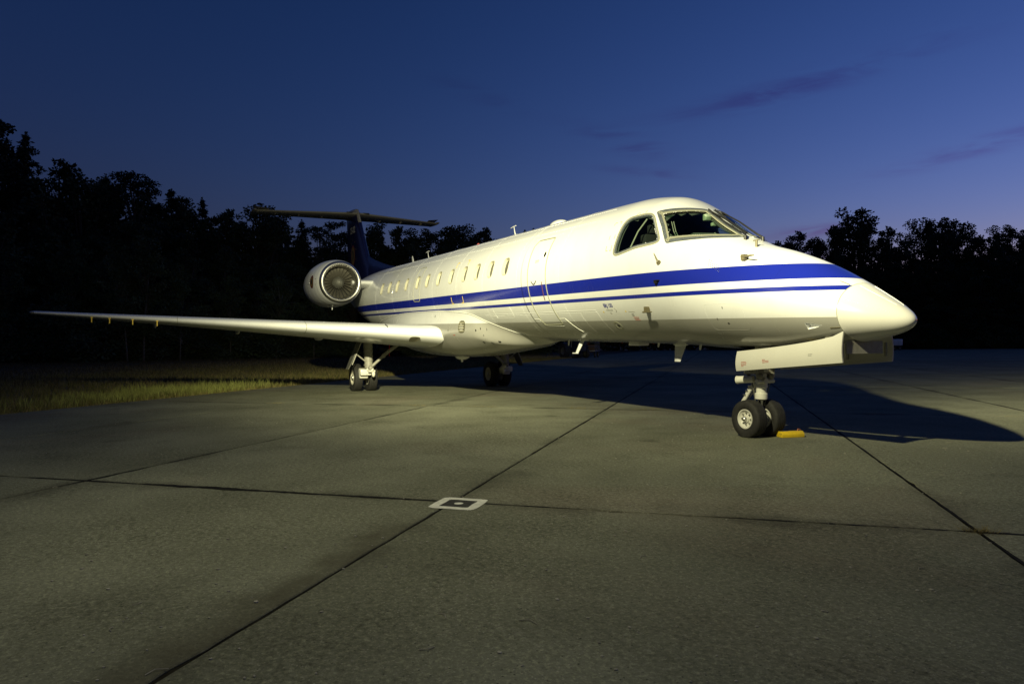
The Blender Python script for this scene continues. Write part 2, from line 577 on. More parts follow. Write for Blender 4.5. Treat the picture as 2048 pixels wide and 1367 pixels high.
    lk.new(c, b.inputs['Base Color'])
    hsum = M(nn, lk, 'ADD', M(nn, lk, 'MULTIPLY', noise(26, 6, .72), 1.0), M(nn, lk, 'MULTIPLY', stone, .35))
    bp = N(nn, 'ShaderNodeBump', inp={'Strength': .75, 'Distance': .012})
    lk.new(hsum, bp.inputs['Height'])
    lk.new(bp.outputs[0], b.inputs['Normal'])
    return m


CONC = concrete('weathered_concrete')
CONCFAR = concrete('far_concrete', False)
JOINT = mat('joint_filler', (.020, .018, .013), .95, var=.6, vscale=8, bump=.5, spec=.03)
TAR = mat('tar_seal', (.016, .015, .012), .85, var=.5, vscale=14, bump=.4, spec=.1)
SOIL = mat('dry_grass_soil', (.055, .050, .024), .95, var=.45, vscale=1.3, bump=.6, bscale=14)

# ground sheet
MB().add([(-4000, -4000, -.06), (4000, -4000, -.06), (4000, 4000, -.06), (-4000, 4000, -.06)], [(0, 1, 2, 3)]).build('ground', SOIL, smooth=False)
tag(bpy.data.objects['ground'], kind='structure')

B0, B1 = O2 - 4 * SLW, O2 + 11 * SLW        # built slabs across E2
A0, A1 = O1 - 2 * SLL, O1 + 6 * SLL         # along E1
FA, FB = 131.0, 190.0
apron = MB().add([apron_pt(A0 - 60, B0 - .0, -.010), apron_pt(A0 - 60, FB, -.010), apron_pt(FA, FB, -.010), apron_pt(FA, B0, -.010)], [(0, 1, 2, 3)]).build('apron', JOINT, smooth=False)
tag(apron, kind='structure')
far = MB()
far.add([apron_pt(A1, B0 + .02, -.002), apron_pt(A1, FB, -.002), apron_pt(FA, FB, -.002), apron_pt(FA, B0 + .02, -.002)], [(0, 1, 2, 3)])
far.add([apron_pt(A0, B1, -.002), apron_pt(A0, FB, -.002), apron_pt(A1, FB, -.002), apron_pt(A1, B1, -.002)], [(0, 1, 2, 3)])
far.add([apron_pt(A0 - 60, B0 + .02, -.002), apron_pt(A0 - 60, FB, -.002), apron_pt(A0, FB, -.002), apron_pt(A0, B0 + .02, -.002)], [(0, 1, 2, 3)])
far.build('far_paving', CONCFAR, apron, smooth=False)


def slab_mesh(seed):
    r = np.random.default_rng(seed)
    hx, hy = SLL / 2 - .008, SLW / 2 - .008
    P = []
    for (x0, y0, x1, y1, n) in ((-hx, -hy, hx, -hy, 44), (hx, -hy, hx, hy, 20), (hx, hy, -hx, hy, 44), (-hx, hy, -hx, -hy, 20)):
        for k in range(n):
            t = k / n
            P.append(((x0 + (x1 - x0) * t), (y0 + (y1 - y0) * t)))
    P = np.array(P)
    n = len(P)
    jit = r.normal(0, .0045, n) + (r.random(n) < .10) * r.random(n) * .028
    d = -np.sign(P) * (np.abs(P) > np.array([hx - 1e-6, hy - 1e-6]))
    Pj = P + d * np.abs(jit)[:, None]
    V = [(x, y, -.03) for x, y in Pj] + [(x, y, -.006) for x, y in Pj]
    Pi = Pj + d * .008
    V += [(x, y, 0) for x, y in Pi]
    F = []
    for k in range(n):
        q = (k + 1) % n
        F += [(k, q, n + q, n + k), (n + k, n + q, 2 * n + q, 2 * n + k)]
    F.append(tuple(range(2 * n, 3 * n)))
    me = bpy.data.meshes.new('concrete_slab')
    me.from_pydata(V, [], F)
    me.materials.append(CONC)
    return me


SL = [slab_mesh(i) for i in range(6)]
for ia in range(8):
    for ib in range(15):
        o = bpy.data.objects.new('concrete_slab', SL[int(rng.integers(6))])
        COL.objects.link(o)
        o.parent = apron
        a, b = A0 + (ia + .5) * SLL, B0 + (ib + .5) * SLW
        o.location = apron_pt(a, b, float(rng.normal(0, .0012)))
        o.rotation_euler = (0, 0, TH + (math.pi if rng.random() < .5 else 0))

# tar poured into the cross joints: bands of uneven width lying on the slabs


def tar_band(a_line, b_from, b_to, w0, seed):
    r = np.random.default_rng(seed)
    n = int((b_to - b_from) / .045)
    b = np.linspace(b_from, b_to, n)
    ph_ = r.uniform(0, 6, 4)
    w = w0 * (.55 + .28 * np.sin(b * 1.3 + ph_[0]) + .22 * np.sin(b * 3.7 + ph_[1]) + .12 * np.sin(b * 9.1 + ph_[2]))
    lo = a_line - np.maximum(.006, w * r.uniform(.75, 1.25, n)) / 2 + r.normal(0, .003, n)
    hi = a_line + np.maximum(.006, w * r.uniform(.75, 1.25, n)) / 2 + r.normal(0, .003, n)
    V = [apron_pt(x, y, .0022) for x, y in zip(lo, b)] + [apron_pt(x, y, .0022) for x, y in zip(hi, b)]
    MB().add(V, [(k, k + 1, n + k + 1, n + k) for k in range(n - 1)]).build('joint_seal', TAR, apron, smooth=False)


tar_band(O1, B0 + 3, O2 - SLW - .12, .085, 1)
tar_band(O1, O2 - SLW + .16, O2 + SLW * 2, .038, 2)
tar_band(O1 + SLL, B0, O2 + SLW * 3, .035, 3)


def long_band(b_line, a_from, a_to, w0, seed):
    r = np.random.default_rng(seed)
    n = int((a_to - a_from) / .05)
    a = np.linspace(a_from, a_to, n)
    w = np.maximum(.008, w0 * (.6 + .25 * np.sin(a * 1.1 + seed) + .25 * np.sin(a * 4.3 + 2 * seed) + r.normal(0, .12, n)))
    V = [apron_pt(x, b_line - q / 2, .0026) for x, q in zip(a, w)] + [apron_pt(x, b_line + q / 2, .0026) for x, q in zip(a, w)]
    MB().add(V, [(k, k + 1, n + k + 1, n + k) for k in range(n - 1)]).build('joint_seal', TAR, apron, smooth=False)


long_band(O2 - 2 * SLW, O1 - 3, O1 + 2 * SLL, .026, 4)
long_band(O2 - SLW, O1 + 2.5, O1 + 2 * SLL, .022, 5)
long_band(O2, O1 - 4, O1 + 2 * SLL, .026, 6)
long_band(O2 + SLW, O1, O1 + 4 * SLL, .040, 7)
long_band(O2 + 2 * SLW, O1, O1 + 4 * SLL, .040, 8)

# painted survey mark on a joint crossing: rounded square ring and dot
WPAINT = mat('worn_white_paint', (.80, .79, .68), .8, var=.15, vscale=18, bump=.4, bscale=60)


def ground_mark():
    mb = MB()
    cx, cy = -0.36, -5.02
    ca, sa = math.cos(R(46)), math.sin(R(46))
    ra = np.random.default_rng(3)

    def rr(h, rad, n=40):
        out = []
        for k in range(n):
            t = 2 * math.pi * k / n
            c, s = math.cos(t), math.sin(t)
            e = 2 / rad
            out.append((h * math.copysign(abs(c) ** e, c), h * math.copysign(abs(s) ** e, s)))
        return out
    n = 88
    A, B = rr(.190, 8, n), rr(.118, 14, n)
    q = lambda p, z: (cx + p[0] * ca - p[1] * sa, cy + p[0] * sa + p[1] * ca, z)
    V, F = [], []
    for (a, b) in zip(A, B):
        k1, k2 = 1 + ra.normal(0, .012), 1 + ra.normal(0, .02)
        V += [q((a[0] * k1, a[1] * k1), .0045), q((b[0] * k2, b[1] * k2), .0045)]
    skip = {11, 12, 33, 34, 55, 56, 77, 78} - {11, 12, 55, 56}
    for k in range(n):
        j = (k + 1) % n
        F.append((2 * k, 2 * j, 2 * j + 1, 2 * k + 1))
    mb.add(V, F)
    D = [q((.036 * math.cos(2 * math.pi * k / 28) * (1 + ra.normal(0, .03)), .036 * math.sin(2 * math.pi * k / 28) * (1 + ra.normal(0, .03))), .0048) for k in range(28)]
    mb.add(D, [tuple(range(28))])
    o = mb.build('painted_marking', WPAINT, smooth=False)
    tag(o, kind='structure')


ground_mark()
BSTAIN = mat('black_paint_wear', (.040, .039, .030), .85, var=.5, vscale=30)


def ground_square():
    ca, sa = math.cos(R(46)), math.sin(R(46))
    q = lambda x, y: (-0.36 + x * ca - y * sa, -5.02 + x * sa + y * ca, .0025)
    h = .122
    o = MB().add([q(-h, -h), q(h, -h), q(h, h), q(-h, h)], [(0, 1, 2, 3)]).build('painted_marking_infill', BSTAIN, smooth=False)
    tag(o, kind='structure')


ground_square()

# ------------------------------------------------------------------ grass verge (stuff)
MEADOW = mat('dim_meadow', (.075, .062, .034), .85, var=.4, vscale=1.5, spec=.1)  # fall-off of the lamp light put into this darker grass colour
TUFT = mat('lit_tuft_grass', (.25, .27, .075), .7, var=.4, vscale=3, spec=.2)  # lamp-lit brightness of the tufts put into the colour
FRINGE = mat('straw_fringe', (.42, .33, .15), .8, var=.3, vscale=3, spec=.2)
GRASS = mat('tall_grass', (.12, .115, .034), .75, var=.45, vscale=.9, spec=.2)
STRAW = mat('dry_grass', (.23, .185, .078), .8, var=.4, vscale=1.5, spec=.2)


def blades(name, N_, mat_, fa, fb, hmin, hmax, wid, label, seed, lean=.35):
    r = np.random.default_rng(seed)
    a, b = fa(r, N_), fb(r, N_)
    x = a * E1[0] + b * E2[0]
    y = a * E1[1] + b * E2[1]
    cl = .6 + .4 * np.sin(x * 1.7 + 1.3 * np.sin(y * 1.1)) * np.sin(y * 2.3 + x * .7)
    h = r.uniform(hmin, hmax, N_) * (.55 + .6 * cl)
    th = r.uniform(0, 2 * math.pi, N_)
    w = wid * r.uniform(.6, 1.3, N_)
    lx, ly = r.normal(0, lean, N_) * h, r.normal(0, lean, N_) * h
    z0 = np.full(N_, -.06)
    c, s = np.cos(th) * w, np.sin(th) * w
    V = np.empty((N_, 5, 3))
    V[:, 0] = np.stack([x - c, y - s, z0], 1)
    V[:, 1] = np.stack([x + c, y + s, z0], 1)
    V[:, 2] = np.stack([x + .7 * c + lx * .35, y + .7 * s + ly * .35, z0 + h * .6], 1)
    V[:, 3] = np.stack([x - .7 * c + lx * .35, y - .7 * s + ly * .35, z0 + h * .6], 1)
    V[:, 4] = np.stack([x + lx, y + ly, z0 + h], 1)
    i = np.arange(N_)[:, None] * 5
    F = np.concatenate([i + np.array([[0, 1, 2]]), i + np.array([[0, 2, 3]]), i + np.array([[3, 2, 4]])])
    o = np_mesh(name, V.reshape(-1, 3), F, mat_, smooth=False)
    tag(o, label, 'grass', kind='stuff')
    return o


edge = lambda lo, hi, p: (lambda r, n: B0 - .02 - lo - (hi - lo) * r.random(n) ** p)
blades('grass', 90000, GRASS, lambda r, n: -6 + 60 * r.random(n) ** 1.2, edge(.15, 17, 1.5), .06, .22, .007, 'green grass of the verge beside the concrete apron', 21)
blades('dry_grass', 70000, STRAW, lambda r, n: -6 + 75 * r.random(n) ** 1.1, edge(0, 26, 1.6), .05, .24, .006, 'dry straw coloured grass along the apron edge', 22, .6)
blades('meadow_grass', 60000, MEADOW, lambda r, n: 5 + 75 * r.random(n), edge(6, 45, .9), .10, .30, .014, 'tall dim meadow grass in front of the trees', 23)
blades('grass_tuft', 5500, TUFT, lambda r, n: r.normal(7.4, 1.9, n), edge(.25, 2.4, 1.2), .10, .34, .007, 'tall bright green grass tufts at the apron edge', 24, .22)
blades('straw_fringe', 9000, FRINGE, lambda r, n: -6 + 40 * r.random(n) ** 1.2, edge(-.12, .35, 1.3), .03, .09, .004, 'pale flattened straw fringe on the apron edge', 25, 1.6)


def joint_weeds():
    r = np.random.default_rng(5)
    A, B = [], []
    for k in range(230):
        # along the cross joint near the fuselage shadow and its neighbours
        line = r.choice([O1 + SLL, O1 + SLL, O1 + SLL, O1 + 2 * SLL, O1 + SLL, O1 + SLL, O1])
        c = r.choice([-11.2, -9.1, -7.9, -6.6, -4.6, -3.4, -1.9, -1.0, .6, 2.6, 4.1, 5.5, 7.2]) + r.normal(0, .16)
        if line == O1:
            c = O2 + r.normal(0, .05)
        n = 9
        A.append(line + r.normal(0, .014, n))
        B.append(c + r.normal(0, .03, n))
    A, B = np.concatenate(A), np.concatenate(B)
    blades('joint_weeds', len(A), STRAW, lambda q, n: A, lambda q, n: B, .05, .11, .003, 'small yellow weeds growing in the concrete joints', 31, .5)


joint_weeds()
PEB = mat('pale_grit', (.34, .32, .26), .9, var=.4, vscale=3)


def litter():
    r = np.random.default_rng(9)
    mb = MB()
    for k in range(420):
        d = 2.2 + 11 * r.random() ** 1.6
        a = YAW + r.uniform(-.62, .62)
        x, y = 4.75 + d * math.cos(a), -7.09 + d * math.sin(a)
        s = r.uniform(.004, .010)
        mb.sphere((x, y, s * .35), (s * r.uniform(.7, 1.6), s * r.uniform(.7, 1.4), s * .6), 5, 3)
    for k in range(26):
        d = 2.6 + 9 * r.random() ** 1.4
        a = YAW + r.uniform(-.6, .6)
        x, y = 4.75 + d * math.cos(a), -7.09 + d * math.sin(a)
        t = r.uniform(0, 6.28)
        l = r.uniform(.02, .06)
        mb.tube([(x, y, .004), (x + l * math.cos(t), y + l * math.sin(t), .008), (x + 1.7 * l * math.cos(t + .4), y + 1.7 * l * math.sin(t + .4), .004)], .0022, 4)
    tag(mb.build('grit', PEB, smooth=False, fixn=False), 'pale grit and twigs scattered on the concrete', 'grit', kind='stuff')


litter()
# ------------------------------------------------------------------ trees
LEAF = mat('dark_broad_leaves', (.048, .066, .032), .7, var=.5, vscale=.35, spec=.25)
NEEDLE = mat('dark_needles', (.028, .042, .026), .75, var=.5, vscale=.4, spec=.2)
BIRCHL = mat('birch_leaves', (.062, .085, .035), .7, var=.5, vscale=.5, spec=.25)
BARK = mat('dark_bark', (.045, .036, .028), .9, var=.4, vscale=5, bump=.5, bscale=20)
BBARK = mat('pale_birch_bark', (.11, .105, .09), .8, var=.6, vscale=9)


def quads(centers, dirs, size, asp, r):
    """leaf faces: centre, long direction, size"""
    n = len(centers)
    d = dirs / np.maximum(np.linalg.norm(dirs, axis=1), 1e-6)[:, None]
    q = r.normal(size=(n, 3))
    s = np.cross(d, q)
    s /= np.maximum(np.linalg.norm(s, axis=1), 1e-6)[:, None]
    L = (size * .5)[:, None] * d
    S = (size * .5 * asp)[:, None] * s
    V = np.stack([centers - L, centers + S * 1.0, centers + L, centers - S], 1).reshape(-1, 3)
    F = np.arange(n * 4).reshape(-1, 4)
    return V, F


def crown_mesh(name, V, F, m):
    me = bpy.data.meshes.new(name)
    me.vertices.add(len(V))
    me.vertices.foreach_set('co', V.astype(np.float32).ravel())
    me.loops.add(F.size)
    me.loops.foreach_set('vertex_index', F.astype(np.int32).ravel())
    me.polygons.add(len(F))
    me.polygons.foreach_set('loop_start', np.arange(0, F.size, 4, dtype=np.int32))
    me.update(calc_edges=True)
    me.materials.append(m)
    return me


def trunk_mesh(segs, m):
    mb = MB()
    for pts, rad in segs:
        mb.tube(pts, rad, 7)
    me = bpy.data.meshes.new('trunk')
    me.from_pydata(mb.v, [], mb.f)
    me.polygons.foreach_set('use_smooth', [True] * len(me.polygons))
    me.materials.append(m)
    return me


def spruce(seed, H=20.0, rad=3.0, gappy=.25):
    r = np.random.default_rng(seed)
    segs = [([(0, 0, -.3), (.05, 0, H * .5), (0, 0, H * .985)], [H * .014, H * .009, .03])]
    C, D, S = [], [], []
    z = H * .06
    while z < H * .985:
        t = z / H
        env = rad * (1 - t) ** .82 * (1 + .12 * math.sin(z * 2.1 + seed)) + .12
        nb = int(6 + 5 * (1 - t))
        for k in range(nb):
            if r.random() < gappy * .6:
                continue
            a = r.uniform(0, 2 * math.pi)
            L = env * r.uniform(.55, 1.12)
            droop = -.18 * L + (.35 * L if t > .8 else 0)
            n = int(14 + 30 * L)
            u = r.random(n) ** .7
            px = np.cos(a) * L * u
            py = np.sin(a) * L * u
            pz = z + droop * u ** 1.4 + r.normal(0, .10, n)
            sp = .10 + .30 * L * (1 - np.abs(u - .55)) * .45
            C.append(np.stack([px + r.normal(0, 1, n) * sp * .55, py + r.normal(0, 1, n) * sp * .55, pz - np.abs(r.normal(0, .12, n))], 1))
            D.append(np.stack([np.cos(a) + r.normal(0, .6, n), np.sin(a) + r.normal(0, .6, n), r.normal(-.25, .4, n)], 1))
            S.append(r.uniform(.22, .42, n))
        z += H * .022 * r.uniform(.7, 1.4)
    n = 60
    C.append(np.stack([r.normal(0, .07, n), r.normal(0, .07, n), H * (1 - .07 * r.random(n))], 1))
    D.append(np.stack([r.normal(0, .5, n), r.normal(0, .5, n), np.ones(n)], 1))
    S.append(r.uniform(.15, .3, n))
    V, F = quads(np.concatenate(C), np.concatenate(D), np.concatenate(S), .42, r)
    return crown_mesh('crown', V, F, NEEDLE), trunk_mesh(segs, BARK)


def clumped(seed, H, clumps, leafm, bark, leaf=(.22, .42), per=120, trunk_h=.35, lean=0.0, tr=.016, flat=.75):
    """clumps: list of (x, y, z, radius) in metres"""
    r = np.random.default_rng(seed)
    top = np.array([lean, 0, H * trunk_h])
    segs = [([(0, 0, -.3), (lean * .3, 0, H * trunk_h * .5), tuple(top), (lean * 1.3, .1, H * .72)], [H * tr, H * tr * .8, H * tr * .62, H * tr * .2])]
    C, D, S = [], [], []
    for (x, y, z, q) in clumps:
        if r.random() < .3:
            base = np.array([lean * .8, 0, min(z * .8, H * trunk_h * r.uniform(.6, 1.3))])
            mid = (base + np.array([x, y, z])) / 2 + np.array([0, 0, .06 * H])
            segs.append(([tuple(base), tuple(mid), (x, y, z)], [H * tr * .38, H * tr * .22, .03]))
        n = int(per * q * q)
        d = r.normal(size=(n, 3))
        d /= np.linalg.norm(d, axis=1)[:, None]
        rr = q * r.random(n) ** .45 * (1 + .35 * r.random(n) * (r.random(n) < .25))
        p = d * rr[:, None]
        p[:, 2] *= flat
        C.append(p + np.array([x, y, z]))
        D.append(d + r.normal(0, .6, (n, 3)))
        S.append(r.uniform(leaf[0], leaf[1], n))
    V, F = quads(np.concatenate(C), np.concatenate(D), np.concatenate(S), .6, r)
    return crown_mesh('crown', V, F, leafm), trunk_mesh(segs, bark)


def broad_clumps(seed, H, rx, nbranch, low=.14, qmin=.55, qmax=1.15, top=1.0):
    """clumps strung along limbs that reach out to an uneven dome"""
    r = np.random.default_rng(seed)
    out = []
    for b in range(nbranch):
        a = r.uniform(0, 6.283)
        t = low + (1 - low) * (b + r.random()) / nbranch          # height of the limb tip
        env = rx * max(.16, (1 - abs((t - .48) / .56) ** 2.2)) * (1 + .22 * math.sin(3 * a + seed) + r.normal(0, .10))
        tip = np.array([env * math.cos(a), env * math.sin(a), t * H - .5])
        root = np.array([0, 0, max(.10, t * .72) * H])
        for u in (.35, .55, .72, .86, 1.0):
            p = root + (tip - root) * u + r.normal(0, .05 * rx, 3)
            p[2] += .10 * rx * math.sin(u * 3.1)
            p[2] = max(p[2], .4)
            out.append((p[0], p[1], p[2], r.uniform(qmin, qmax) * (1.15 - .35 * u) * rx / 5))
    out.append((0.2, 0, H - .6, .6 * rx / 5))
    out.append((-.3, .2, H - 1.4, .9 * rx / 5))
    return out


def pine_clumps(seed, H, rx):
    r = np.random.default_rng(seed)
    out = []
    for k in range(46):
        t = .32 + .68 * r.random() ** .85
        env = rx * (1 - ((t - .45) / .58) ** 2) ** .5 if t > .45 else rx * (.35 + .65 * (t - .3) / .15)
        a = r.uniform(0, 6.28)
        d = env * r.uniform(.2, 1.0)
        out.append((d * math.cos(a), d * math.sin(a), t * H - .4, r.uniform(.55, 1.25)))
    out.append((0, 0, H - .5, .6))
    return out


KIND = {
    's': [spruce(11, 20, 3.9, .1), spruce(12, 20, 3.2, .25), spruce(13, 20, 4.4, .2)],
    'p': [clumped(21, 20, pine_clumps(1, 20, 3.2), NEEDLE, BARK, (.20, .38), 170, .75, .15, .013, .6), clumped(22, 20, pine_clumps(2, 20, 3.9), NEEDLE, BARK, (.20, .38), 170, .75, -.2, .013, .6)],
    'b': [clumped(31 + i, 20, broad_clumps(40 + i, 20, (5.2, 4.6, 5.8, 4.9)[i], 44, .04), LEAF, BARK, (.24, .46), 125, .30) for i in range(4)],
    'w': [clumped(51 + i, 10, broad_clumps(60 + i, 10, 2.2, 26, .26, .9, 1.7), BIRCHL, BBARK, (.14, .26), 190, .62, (.35, -.5, .7)[i], .0085) for i in range(3)],
    'u': [clumped(71 + i, 4, broad_clumps(80 + i, 4, 2.6, 22, .02, .9, 1.8), BIRCHL if i == 1 else LEAF, BARK, (.14, .28), 130, .2, 0, .010) for i in range(3)],
}
BASE_H = {'s': 20, 'p': 20, 'b': 20, 'w': 10, 'u': 4}
NAME = {'s': 'spruce_tree', 'p': 'pine_tree', 'b': 'broadleaf_tree', 'w': 'birch_tree', 'u': 'shrub'}
CNT = {}


def tree(k, x, y, h, label, group, wide=1.0, rz=None):
    CNT[k] = CNT.get(k, 0) + 1
    cm, tm = KIND[k][CNT[k] % len(KIND[k])]
    root = empty(NAME[k], (x, y, -.05), random.uniform(0, 6.28) if rz is None else rz)
    sc = h / BASE_H[k]
    root.scale = (sc * wide, sc * wide, sc)
    for nm, me in (('crown', cm), ('trunk', tm)):
        o = bpy.data.objects.new(nm, me)
        COL.objects.link(o)
        o.parent = root
    tag(root, label, 'shrub' if k == 'u' else 'tree', group)
    return root


ORD = ['first', 'second', 'third', 'fourth', 'fifth', 'sixth', 'seventh', 'eighth', 'ninth', 'tenth', 'eleventh', 'twelfth', 'thirteenth', 'fourteenth', 'fifteenth', 'sixteenth', 'seventeenth', 'eighteenth', 'nineteenth', 'twentieth', 'twenty-first', 'twenty-second', 'twenty-third', 'twenty-fourth', 'twenty-fifth', 'twenty-sixth', 'twenty-seventh']
WORD = {'s': 'pointed dark spruce', 'p': 'tall dark pine', 'b': 'rounded dark broadleaf tree'}
LEFT = [('p', -84.3, -24.4, 25.0), ('p', -82.8, -21.4, 24.5), ('s', -84.1, -19.5, 24.0), ('b', -80.2, -16.2, 20.8), ('b', -81.5, -14.3, 19.6), ('s', -82.7, -12.2, 20.0), ('b', -84.4, -11.0, 19.6), ('p', -81.4, -9.5, 20.4), ('p', -83.9, -7.8, 19.1), ('s', -84.0, -5.8, 19.3), ('b', -85.4, -4.2, 18.8), ('s', -86.8, -2.5, 19.1), ('b', -85.4, 0.4, 18.0), ('b', -85.8, 4.1, 18.9), ('b', -86.9, 6.3, 17.0), ('s', -87.7, 9.2, 17.5), ('p', -84.7, 10.8, 16.3), ('p', -87.6, 13.9, 17.6), ('b', -88.6, 18.5, 17.8), ('b', -89.9, 22.7, 18.2), ('b', -86.4, 25.2, 17.3), ('b', -88.7, 29.7, 18.4), ('b', -91.6, 32.8, 19.1), ('b', -90.1, 35.8, 18.9), ('b', -85.5, 39.5, 16.8), ('s', -94.5, 44.9, 19.6), ('s', -95.7, 47.0, 20.1)]
for i, (k, x, y, h) in enumerate(LEFT):
    tree(k, x, y, h, '%s, %s treetop from the left in the wood behind the wing' % (WORD[k], ORD[i]), 'trees along the wood edge', 1.15 if k == 'b' else 1.15)
# lower, nearer growth that closes the wood edge
r_ = np.random.default_rng(77)
front = []
for i in range(17):
    t = i / 16
    x, y = -70 - 12 * t + r_.normal(0, 1.2), -21 + 62 * t + r_.normal(0, .8)
    h = 13.5 - 3.0 * t + r_.normal(0, .8)
    tree('b', x - 3, y, h, '%s low broadleaf tree from the left in the inner row of the wood' % ORD[i], 'low trees inside the wood', 1.25)
for i, (x, y, h) in enumerate([(-69.2, -18.6, 9.7), (-70.2, -13.9, 11.5), (-71.3, -11.6, 10.1), (-66.3, -8.4, 11.9), (-65.9, -9.6, 10.7), (-68.1, -5.4, 9.4), (-70.4, -0.8, 8.8), (-70.9, 3.6, 9.0), (-72.0, 7.6, 8.2)]):
    tree('w', x, y, h, '%s pale stemmed birch from the left at the wood edge' % ORD[i], 'birches at the wood edge')
for i in range(24):
    t = i / 23
    x, y = -66.5 - 13.0 * t + r_.normal(0, .9), -25 + 62 * t + r_.normal(0, .6)
    tree('u', x, y, r_.uniform(3.0, 5.2), '%s shrub from the left along the foot of the wood' % ORD[i], 'shrubs along the foot of the wood', 1.15)
RIGHT = [('b', -96.9, 102.9, 21.8), ('b', -96.7, 107.6, 24.1), ('b', -97.5, 112.8, 22.8), ('b', -92.1, 112.5, 24.9), ('b', -91.1, 118.8, 28.3), ('b', -91.3, 127.5, 25.6), ('b', -85.9, 131.5, 26.7), ('b', -86.0, 138.1, 27.4), ('b', -85.6, 143.4, 26.5), ('b', -81.4, 142.9, 23.4), ('b', -77.9, 145.3, 24.9), ('b', -78.7, 152.7, 24.7), ('b', -73.0, 150.7, 25.2)]
for i, (k, x, y, h) in enumerate(RIGHT):
    lab = 'largest spreading dark tree above the nose of the jet' if i == 4 else '%s treetop from the cockpit in the dark tree line right of the jet' % ORD[i]
    tree(k, x, y, h, lab, 'trees at the far end of the apron', 1.25 if i == 4 else .95)
for i in range(14):
    t = i / 13
    x, y = -103 + 36 * t, 99 + 54 * t
    tree('b', x + 6, y - 2, 17 + r_.normal(0, 1.2), '%s low tree from the left at the far end of the apron' % ORD[i], 'low trees at the far end of the apron', 1.3)
for i in range(16):
    t = i / 15
    x, y = -101 + 40 * t, 92 + 48 * t
    tree('u', x + r_.normal(0, 1), y + r_.normal(0, 1), r_.uniform(3.5, 6.0), '%s shrub from the left along the far apron edge' % ORD[i], 'shrubs along the far apron edge', 1.3)


# the wood behind, which reads as one dark mass
def wood(path, hgts, depth, n, label, seed):
    r = np.random.default_rng(seed)
    P = np.array(path, float)
    t = r.random(n) * (len(P) - 1)
    i = np.clip(t.astype(int), 0, len(P) - 2)
    u = (t - i)[:, None]
    xy = P[i] * (1 - u) + P[i + 1] * u
    nd = P[i + 1] - P[i]
    nd /= np.linalg.norm(nd, axis=1)[:, None]
    off = r.random(n) * depth
    xy = xy + np.stack([-nd[:, 1], nd[:, 0]], 1) * off[:, None]
    hgt = np.interp(t, range(len(hgts)), hgts)
    top = hgt * (.80 + .10 * np.sin(t * 19.0) + .07 * np.sin(t * 53 + 1.0) + .06 * np.sin(t * 117 + off))
    z = top * r.random(n) ** .8
    C = np.stack([xy[:, 0], xy[:, 1], z], 1)
    V, F = quads(C, r.normal(size=(n, 3)), r.uniform(.5, 1.0, n), .7, r)
    o = np_mesh('wood', V, F, LEAF, smooth=False)
    tag(o, label, 'wood', kind='stuff')


wood([(-92, -34), (-92, -10), (-97, 15), (-102, 42), (-118, 70), (-112, 98)], [22, 20, 17, 17, 17, 17], 6, 90000, 'dense dark wood behind the trees on the left', 5)
wood([(-112, 98), (-100, 122), (-88, 148), (-74, 164)], [18, 21, 21, 20], 7, 60000, 'dense dark wood behind the trees on the right', 6)
# ================================================================== the jet
JX = -8.4
jet = empty('jet_airplane', (JX, 0, 0))
tag(jet, 'white twin engine jet with blue side stripes parked on the concrete apron', 'airplane')


def part(o, parent=None):
    """parts keep their mesh in aircraft axes (nose tip over the world origin)"""
    if parent is None:
        o.parent = jet
        o.location = (-JX, 0, 0)
    else:
        o.parent = parent
    return o


SS = np.array([0, .12, .35, .7, 1.1, 1.6, 2.1, 2.6, 3.1, 3.6, 4.2, 5.0, 6.0])
HT = np.array([-.8195, -.681, -.539, -.339, -.134, .064, .224, .483, .819, 1.068, 1.135, 1.14, 1.14])
HB = np.array([-.8205, -.938, -1.008, -1.077, -1.127, -1.165, -1.175, -1.175, -1.154, -1.144, -1.14, -1.14, -1.14])
WD = np.array([.001, .174, .344, .511, .668, .809, .916, .990, 1.05, 1.094, 1.125, 1.138, 1.14])
TS = np.array([16.0, 18.0, 19.5, 21.0, 22.5, 24.0, 24.9])
THT = np.array([1.14, 1.135, 1.10, 1.02, .92, .80, .72])
THB = np.array([-1.14, -1.06, -.80, -.45, -.10, .22, .42])
TWD = np.array([1.14, 1.12, 1.02, .82, .57, .30, .14])


def pchip(x, y, q, m0=None):
    h = np.diff(x)
    d = np.diff(y) / h
    m = np.zeros(len(x))
    for i in range(1, len(x) - 1):
        if d[i - 1] * d[i] > 0:
            a, b = 2 * h[i] + h[i - 1], h[i] + 2 * h[i - 1]
            m[i] = (a + b) / (a / d[i - 1] + b / d[i])
    m[0] = d[0] * 1.5 - m[1] * .5 if m0 is None else m0
    q = np.clip(q, x[0], x[-1])
    i = np.clip(np.searchsorted(x, q) - 1, 0, len(x) - 2)
    t = (q - x[i]) / h[i]
    return (1 + 2 * t) * (1 - t) ** 2 * y[i] + t * (1 - t) ** 2 * h[i] * m[i] + t * t * (3 - 2 * t) * y[i + 1] + t * t * (t - 1) * h[i] * m[i + 1]


def prof(s):
    s = np.asarray(s, float)
    r = np.sqrt(np.maximum(s, 0))
    rs = np.sqrt(SS)
    out = []
    for a, b in ((HT, THT), (HB, THB), (WD, TWD)):
        out.append(np.where(s < 6, pchip(rs, a, r), np.where(s < 16, a[-1], pchip(TS, b, s, 0.0))))
    return out


def zc(s):
    return ZC0 + TILT * np.asarray(s, float)


def surf0(s, ph):
    ht, hb, w = prof(s)
    hm, hh = (ht + hb) / 2, (ht - hb) / 2
    return np.stack([-np.asarray(s, float) + 0 * ph, -w * np.cos(ph), hm + hh * np.sin(ph) + zc(s)], -1)


